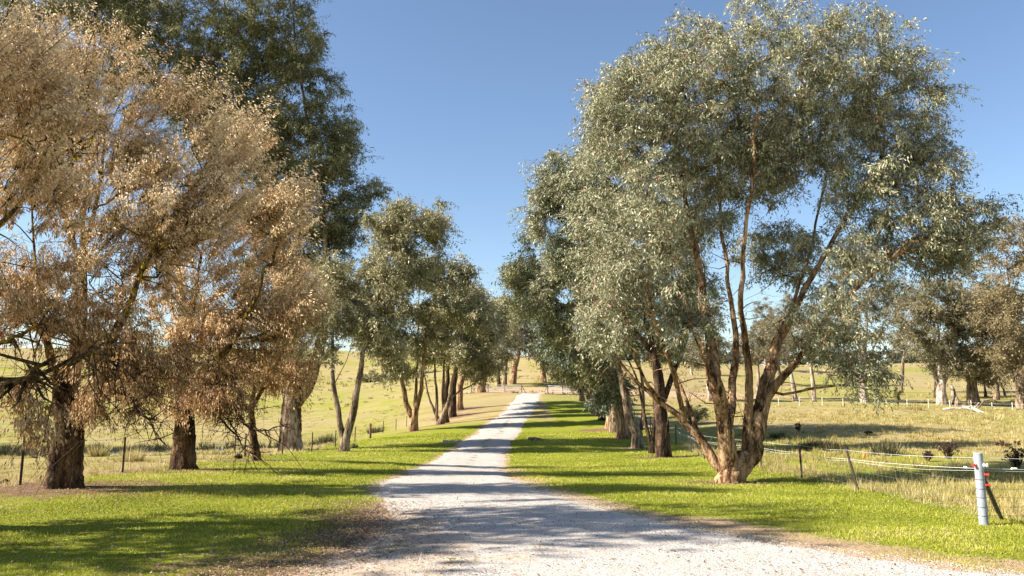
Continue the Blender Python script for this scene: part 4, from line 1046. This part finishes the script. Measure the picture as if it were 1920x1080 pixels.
def picket_mesh(B, base, top, w=.035):
    base = np.asarray(base, float); top = np.asarray(top, float); d = top - base
    for s_ in range(3):   # Y-section star picket
        a = s_ * 2 * pi / 3 + .4; o = np.array([cos(a), sin(a), 0]) * w; n = np.array([-sin(a), cos(a), 0]) * .004
        V = [base - n - .5 * d * 0, base + o - n, base + o + n, base + n, top - n, top + o - n, top + o + n, top + n]
        V = [v - np.array([0, 0, .2]) if k < 4 else v for k, v in enumerate(V)]
        B.add(V, [[0, 1, 2, 3][::-1], [4, 5, 6, 7], [0, 1, 5, 4], [1, 2, 6, 5], [2, 3, 7, 6], [3, 0, 4, 7]])
def sag(a, b, s_, n=14):
    t = np.linspace(0, 1, n)[:, None]
    q = np.asarray(a) * (1 - t) + np.asarray(b) * t
    q[:, 2] -= 4 * s_ * (t[:, 0] * (1 - t[:, 0])); return q

# right wire fence
rf = empty('wire_fence', (8.6, 14.5, gz(8.6, 14.5)), 'electric wire fence with rusty pickets and a grey pipe end post along the right lawn', 'fence')
O = np.array(rf.location)
def gp(px, py, d): p = at(px, py, d); return np.array([p[0], p[1], gz(p[0], p[1])])
post_b = gp(1845, 985, 14.5); post_t = at(1832, 857, 14.5)
post_t = post_b + np.array([-.02, 0, 1.25])
B = MB(); B.tube([post_b - [0, 0, .4] - O, post_b - O, post_t - [0, 0, .012] - O, post_t - O], [.078, .078, .076, .070], 20)
sp = B.build('strainer_post', M_GALV, rf, smooth_=False)
ax = post_t - post_b
def on_post(f, ang, r=.08): return post_b + ax * f + np.array([cos(ang) * r, sin(ang) * r, 0]) - O
def insul(c, d, R, mt):
    B = MB(); d = np.asarray(d, float); d /= np.linalg.norm(d)
    B.tube([c, c + d * .012, c + d * .02, c + d * .045, c + d * .05, c + d * .07], [R, R, R * .5, R * .5, R, R * .85], 14)
    B.build('insulator', mt, sp)
insul(on_post(.83, -.9), (cos(-.9), sin(-.9), 0), .038, M_WHITEP)
insul(on_post(.70, -.8), (cos(-.8), sin(-.8), 0), .027, M_RED)
insul(on_post(.555, -.7), (cos(-.7), sin(-.7), 0), .027, M_RED)
insul(on_post(.83, -2.75), (cos(-2.75), sin(-2.75), 0), .027, M_RED)
M_TIE = plain('dark_tie_wire', (.12, .12, .12), .5, .5)
for f in (.13, .25, .38, .50, .63):      # wire ties round the post
    th = np.linspace(0, 2 * pi, 20); ring = np.stack([np.cos(th) * .081, np.sin(th) * .081, th * 0], 1) + post_b + ax * f - O
    B = MB(); B.tube(ring, .0045, 5, False); B.build('wire_tie', M_TIE, sp)
bg_ = gp(1900, 968, 16.2); B = MB()
br_a = post_b + ax * .66 + np.array([.07, .03, 0]) - O; br_b = np.array([post_b[0] + .78, post_b[1] + .75, 0]); br_b[2] = gz(br_b[0], br_b[1]) - .05; br_b = br_b - O
B.tube([br_a, br_b], [.042, .042], 8); B.build('brace', plain('brace_timber', (.07, .055, .03), .9, 0, .4, 25), rf)
rp = [(1613, 921, 22, (1591, 845)), (1504, 901, 26.3, (1502, 832)), (1429, 882, 30.8, (1425, 828)), (1321, 860, 38, (1320, 818)), (1297, 850, 43, (1296, 816)), (1268, 842, 50, (1268, 815))]
tops = [post_t - ax * .07]; mids = [post_t - ax * .22]
for (px, py, d, (tx, ty)) in rp:
    b = gp(px, py, d); lean = (tx - px) * d / F
    t = b + np.array([lean, 0, 1.12])
    B = MB(); picket_mesh(B, b - O, t - O); B.build('post', M_STEEL, rf)
    tops.append(t - [0, 0, .06]); mids.append(b + (t - b) * .73)
for k in range(6):
    b = np.array([9.9 + .1 * k, 58 + 8 * k, 0.]); b[2] = gz(b[0], b[1]); t = b + [0, 0, 1.1]
    B = MB(); picket_mesh(B, b - O, t - O); B.build('post', M_STEEL, rf); tops.append(t - [0, 0, .06]); mids.append(b + (t - b) * .73)
def run(pts, r, name, mt, sg=.03, jit=0):
    B = MB()
    for a, b in zip(pts[:-1], pts[1:]): B.tube(sag(a - O, b - O, sg), r, 5, False)
    B.build(name, mt, rf)
run(tops, .003, 'wire', M_ROPE, .04)
run(mids, .0038, 'wire', M_ROPE, .03)
run([p - [0, 0, .035] for p in mids], .0025, 'wire', M_ROPE, .07)
lows = [[], [], [], []]
for k, (T_, f) in enumerate(zip(range(4), (.60, .45, .28, .12))):
    pts = [post_b + ax * f]
    for (px, py, d, (tx, ty)) in rp:
        b = gp(px, py, d); lean = (tx - px) * d / F; pts.append(b + np.array([lean, 0, 1.12]) * (f * 1.05))
    run(pts, .0028, 'wire', M_WIRE, .02); lows[k] = pts
# vertical netting wires between the pickets
B = MB()
for a0, a1, b0, b1 in zip(lows[0][:-1], lows[0][1:], lows[3][:-1], lows[3][1:]):
    L_ = np.linalg.norm(a1 - a0); n = int(L_ / .32); B = MB()
    for j in range(1, n):
        t = j / n; up_ = a0 * (1 - t) + a1 * t; dn = b0 * (1 - t) + b1 * t - [0, 0, .1]
        B.tube([up_ - O, dn - O], .0015, 4, False)
    B.build('wire_mesh', M_WIRE, rf)
# wires leaving to the right of the end post
ends = []
for k in range(2):
    b = np.array([post_b[0] + 7 + 7 * k, post_b[1] + .35 + .3 * k, 0]); b[2] = gz(b[0], b[1]); t = b + [0.03, 0, 1.15]
    B = MB(); picket_mesh(B, b - O, t - O); B.build('post', M_STEEL, rf); ends.append((b, t))
for f, r, mt in ((.93, .003, M_ROPE), (.78, .0038, M_ROPE), (.75, .0025, M_ROPE), (.60, .0028, M_WIRE), (.5, .0028, M_WIRE), (.38, .0028, M_WIRE), (.25, .0028, M_WIRE), (.13, .0028, M_WIRE)):
    run([post_b + ax * f] + [b + (t - b) * f for b, t in ends], r, 'wire', mt, .02)
# joint sleeves on the electric rope and orange handle clip
for px in (-.33, .62):
    B = MB(); c_ = post_b + ax * .775 + np.array([px, -.0 if px > 0 else .35 * 0 + .9 * .0, 0]) - O
    if px < 0:
        dirv = mids[1] - mids[0]; dirv /= np.linalg.norm(dirv); c_ = mids[0] + dirv * .55 - O; d_v = dirv
    else: d_v = np.array([1, .05, 0])
    B.tube([c_ - d_v * .06, c_ - d_v * .045, c_ + d_v * .045, c_ + d_v * .06], [.006, .02, .02, .006], 10); B.build('wire_joiner', M_WHITEP, rf)
B = MB(); c_ = tops[1] * .35 + mids[1] * .65 + np.array([.28, -.3, 0]) - O
B.tube([c_ + [.03, 0, .10], c_ + [.02, 0, .07], c_, c_ - [.03, 0, .09]], [.012, .028, .03, .01], 10); B.build('handle_clip', M_ORANGE, rf)

# left wire fence
lf = empty('wire_fence', (-12.4, 20.5, gz(-12.4, 20.5)), 'low wire fence of thin rusty pickets behind the trunks at left of the drive', 'fence')
O = np.array(lf.location)
lp = [(37, 908, 20.5, 1.12), (229, 886, 26, 1.1), (362, 874, 31, 1.05), (458, 861, 35.5, 1.05), (529, 852, 41, 1.1), (584, 846, 45, 1.05), (628, 840, 51, 1.05), (665, 831, 57, 1.05), (718, 813, 73, 1.1), (742, 806, 79, 1.1), (762, 801, 85, 1.1)]
L1, L2, L3 = [], [], []
for (px, py, d, hgt) in lp:
    b = gp(px, py, d); t = b + [.03, 0, hgt]
    B = MB(); picket_mesh(B, b - O, t - O, .036); B.build('post', M_STEEL, lf)
    L1.append(t - [0, 0, .05]); L2.append(t - [0, 0, .3]); L3.append(t - [0, 0, .75])
b = gp(694, 822, 66); B = MB(); B.tube([b - [0, 0, .3] - O, b - O, b + [0, 0, 1.15] - O, b + [0, 0, 1.2] - O], [.1, .1, .09, .07], 9, rough=.1, rng=np.random.RandomState(1))
B.build('wooden_post', M_WOOD, lf)
B0 = np.array([-13, 10, 0.]); B0[2] = gz(-13, 10) + 1.05
for pts, r in ((L1, .004), (L2, .003), (L3, .003)):
    B = MB(); first = B0 - [0, 0, L1[0][2] - pts[0][2]]
    qq = [first] + pts
    for a_, b_ in zip(qq[:-1], qq[1:]): B.tube(sag(a_ - O, b_ - O, .03), r, 4, False)
    B.build('wire', M_WIRE, lf)

# far fence of white posts in the right paddock
ff = empty('post_fence', (36, 99, gz(36, 99)), 'far fence of short white posts and one pale wire across the right paddock', 'fence')
O = np.array(ff.location); tp = []
for k, px in enumerate([1460, 1499, 1542, 1581, 1623, 1662, 1701, 1741, 1781, 1821, 1860, 1898, 1938, 1978]):
    dd = 99 - (px - 1460) * .012
    b = gp(px, 760, dd); hh = .95 + .08 * ((k * 7) % 5 - 2) / 2
    B = MB(); B.tube([b - [0, 0, .2] - O, b + [0, 0, hh - .03] - O, b + [0.01, 0, hh] - O], [.042, .042, .03], 8)
    B.build('post', M_WPOST, ff); tp.append(b + [0, -.05, .75])
for dz_ in (0, -.35):
    B = MB()
    for a_, b_ in zip(tp[:-1], tp[1:]): B.tube(sag(a_ + [0, 0, dz_] - O, b_ + [0, 0, dz_] - O, .02, 5), .009, 4, False)
    B.build('wire', M_WPOST, ff)

# white rails either side of the end of the drive
def rails(x0px, x1px, d0, d1, label, end_right):
    a = gp(x0px, 737, d0); b = gp(x1px, 738, d1)
    r_ = empty('rail_fence', tuple(a), label, 'fence', 'white rail fences at the end of the drive'); O = a
    n = max(2, int(round(np.linalg.norm(b - a) / 2.6)))
    P = [a + (b - a) * k / n for k in range(n + 1)]
    for k, q in enumerate(P):
        q = q.copy(); q[2] = gz(q[0], q[1])
        B = MB(); B.box(q - O + [0, 0, .55], (.12, .12, 1.3)); B.build('post', M_RAILPOST, r_)
    for hz in (.28, .55, .82, 1.08):
        B = MB(); last = P[-1] if end_right else P[0]
        pts = [np.array([q[0], q[1] - .09, gz(q[0], q[1]) + hz]) - O for q in P]
        for p0, p1 in zip(pts[:-1], pts[1:]):
            c_ = (p0 + p1) / 2; v = p1 - p0; L_ = np.linalg.norm(v) - .012
            import mathutils
            q4 = mathutils.Vector(v).to_track_quat('X', 'Z').to_matrix()
            B.box(c_, (L_, .035, .10), 0, q4)
        B.build('rail', M_RAIL, r_)
    # raking end rail
    e = P[-1] if end_right else P[0]; sx = 1 if end_right else -1
    e0 = np.array([e[0], e[1] - .14, gz(e[0], e[1]) + 1.1]) - O
    e1 = np.array([e[0] + .55 * sx, e[1] - .14, gz(e[0] + .55 * sx, e[1]) + .1]) - O
    B = MB(); B.tube([e0, e1], .05, 6); B.build('brace', M_RAILPOST, r_)
rails(884, 978, 124.5, 124, 'white four rail fence at the left of the end of the drive', True)
rails(1027, 1084, 123.5, 122, 'white four rail fence at the right of the end of the drive', False)

# ------------------------------------------------------------------ small things
def log(name, pts, rads, mt, label, cat, group=None, seed=0, forks=0):
    p0 = np.asarray(pts[0], float); rng = np.random.RandomState(900 + seed)
    B = MB(); P = np.asarray(pts, float) - p0
    B.tube(P, rads, 8, True, .12, rng)
    for k in range(forks):
        i = rng.randint(1, len(P)); a = P[i - 1] + (P[i] - P[i - 1]) * rng.rand(); d = (P[-1] - P[0]); d /= np.linalg.norm(d)
        v = d * .7 + rng.randn(3) * [.5, .5, .3]; v[2] = abs(v[2]) * .6; L_ = .5 + 1.2 * rng.rand()
        q = [a, a + v * L_ * .5 + rng.randn(3) * .06, a + v * L_ + rng.randn(3) * .12]
        B.tube(q, [rads[-1] * .6, rads[-1] * .4, rads[-1] * .15], 5)
    o = B.build(name, mt, None, True); o.location = p0; tag(o, label, cat, group); return o
FB = 'fallen white branches by the far fence'
def gl(px, py, d, up=0): p = at(px, py, d); return np.array([p[0], p[1], gz(p[0], p[1]) + up])
log('fallen_branch', [gl(1768, 768, 90, .15), gl(1790, 768, 90, .3), gl(1812, 768, 90, .3), gl(1830, 770, 89, .15)], [.1, .13, .12, .08], B_DEAD, 'long bleached branch lying flat in front of the white posts', 'fallen branch', FB, 1, 9)
log('fallen_branch', [gl(1805, 768, 91, .4), gl(1822, 770, 90, .35), gl(1838, 774, 88, .1)], [.13, .16, .18], B_DEAD, 'thick bleached log end sloping down to the right of the fallen branches', 'fallen branch', FB, 2, 4)
log('fallen_branch', [gl(1832, 768, 93, .1), gl(1845, 766, 94, 1.0), gl(1862, 766, 95, 1.15), gl(1882, 766, 96, .7)], [.09, .08, .06, .04], B_GREY, 'brown arched fallen branch curving above the grass behind the bleached ones', 'fallen branch', FB, 3, 9)
log('broken_stump', [gl(1790, 752, 103, -.2), gl(1790, 752, 103, .8), gl(1788, 752, 103, 1.9), gl(1786, 752, 103, 2.6)], [.55, .36, .26, .12], B_PALE, 'tall broken stump between the cream trunk and the fluted trunk', 'stump', None, 4)
log('stump', [gl(1796, 756, 101, -.2), gl(1796, 756, 101, .5), gl(1794, 756, 101, 1.1)], [.5, .36, .12], B_GREY, 'low pointed grey stump beside the tall broken one', 'stump', None, 5)
p = gl(1000, 824, 52)
log('fallen_log', [p + [-.3, .3, .08], p + [.1, 0, .1], p + [.5, -.4, .06]], [.12, .13, .11], B_GREY, 'short grey log lying in the verge at the right edge of the drive', 'log', None, 6)
log('stick', [gl(2, 905, 20.8, .05), gl(10, 903, 21, .1), gl(17, 900, 21.2, .05)], [.04, .04, .02], B_DARK, 'dark stick on the litter at the left edge beside the picket', 'stick', None, 7)
# culvert edge block left of the drive
p = gl(850, 826, 52); B = MB()
for k in range(3): B.box([-.5 + .42 * k, .12 * k, .02], (.38, .2, .22 - .03 * k), .2 + .05 * k)
o = B.build('culvert_block', plain('old_concrete', (.38, .34, .29), .9, 0, .3, 8)); o.location = p; tag(o, 'low pale concrete culvert edge in the grass at the left of the drive', 'culvert')
# bark and leaf litter flakes on the ground
rng = np.random.RandomState(44); xs_, ys_ = [], []
for bx, by, r in TREE_BASES[:9]:
    k = 1800 if by < 30 else 500
    xs_.append(bx + rng.randn(k) * r * .9); ys_.append(by + rng.randn(k) * r * .55)
k = 9000; yl = 9.5 + 9 * rng.rand(k); xl, _ = road_edges(yl); xs_.append(xl + rng.randn(k) * .9 - .5); ys_.append(yl)
k = 5000; a_, b_ = wedge(k * 3, 9.5, 34, rng); xs_.append(a_); ys_.append(b_)
x = np.concatenate(xs_); y = np.concatenate(ys_); n = len(x)
a = rng.rand(n) * 2 * pi; L_ = .02 + .05 * rng.rand(n); z = ground(x, y) + .025 + .015 * rng.rand(n); W_ = .006 + .012 * rng.rand(n)
dx, dy = np.cos(a), np.sin(a); tz = rng.randn(n) * .25
V = np.stack([np.stack([x, y, z], 1), np.stack([x + dx * L_ * .5 - dy * W_, y + dy * L_ * .5 + dx * W_, z + tz * L_ * .5], 1),
              np.stack([x + dx * L_, y + dy * L_, z + tz * L_], 1), np.stack([x + dx * L_ * .5 + dy * W_, y + dy * L_ * .5 - dx * W_, z + tz * L_ * .5 + .004], 1)], 1)
M_LIT = leaf_mat('leaf_litter', [(0, (.06, .035, .02)), (.5, (.22, .13, .075)), (1, (.48, .36, .24))], .1, .8, .1)
o = mesh_np('leaf_litter', V.reshape(-1, 3), np.full(n, 4), np.arange(4 * n), M_LIT, tint=rng.rand(n)); o['kind'] = 'stuff'
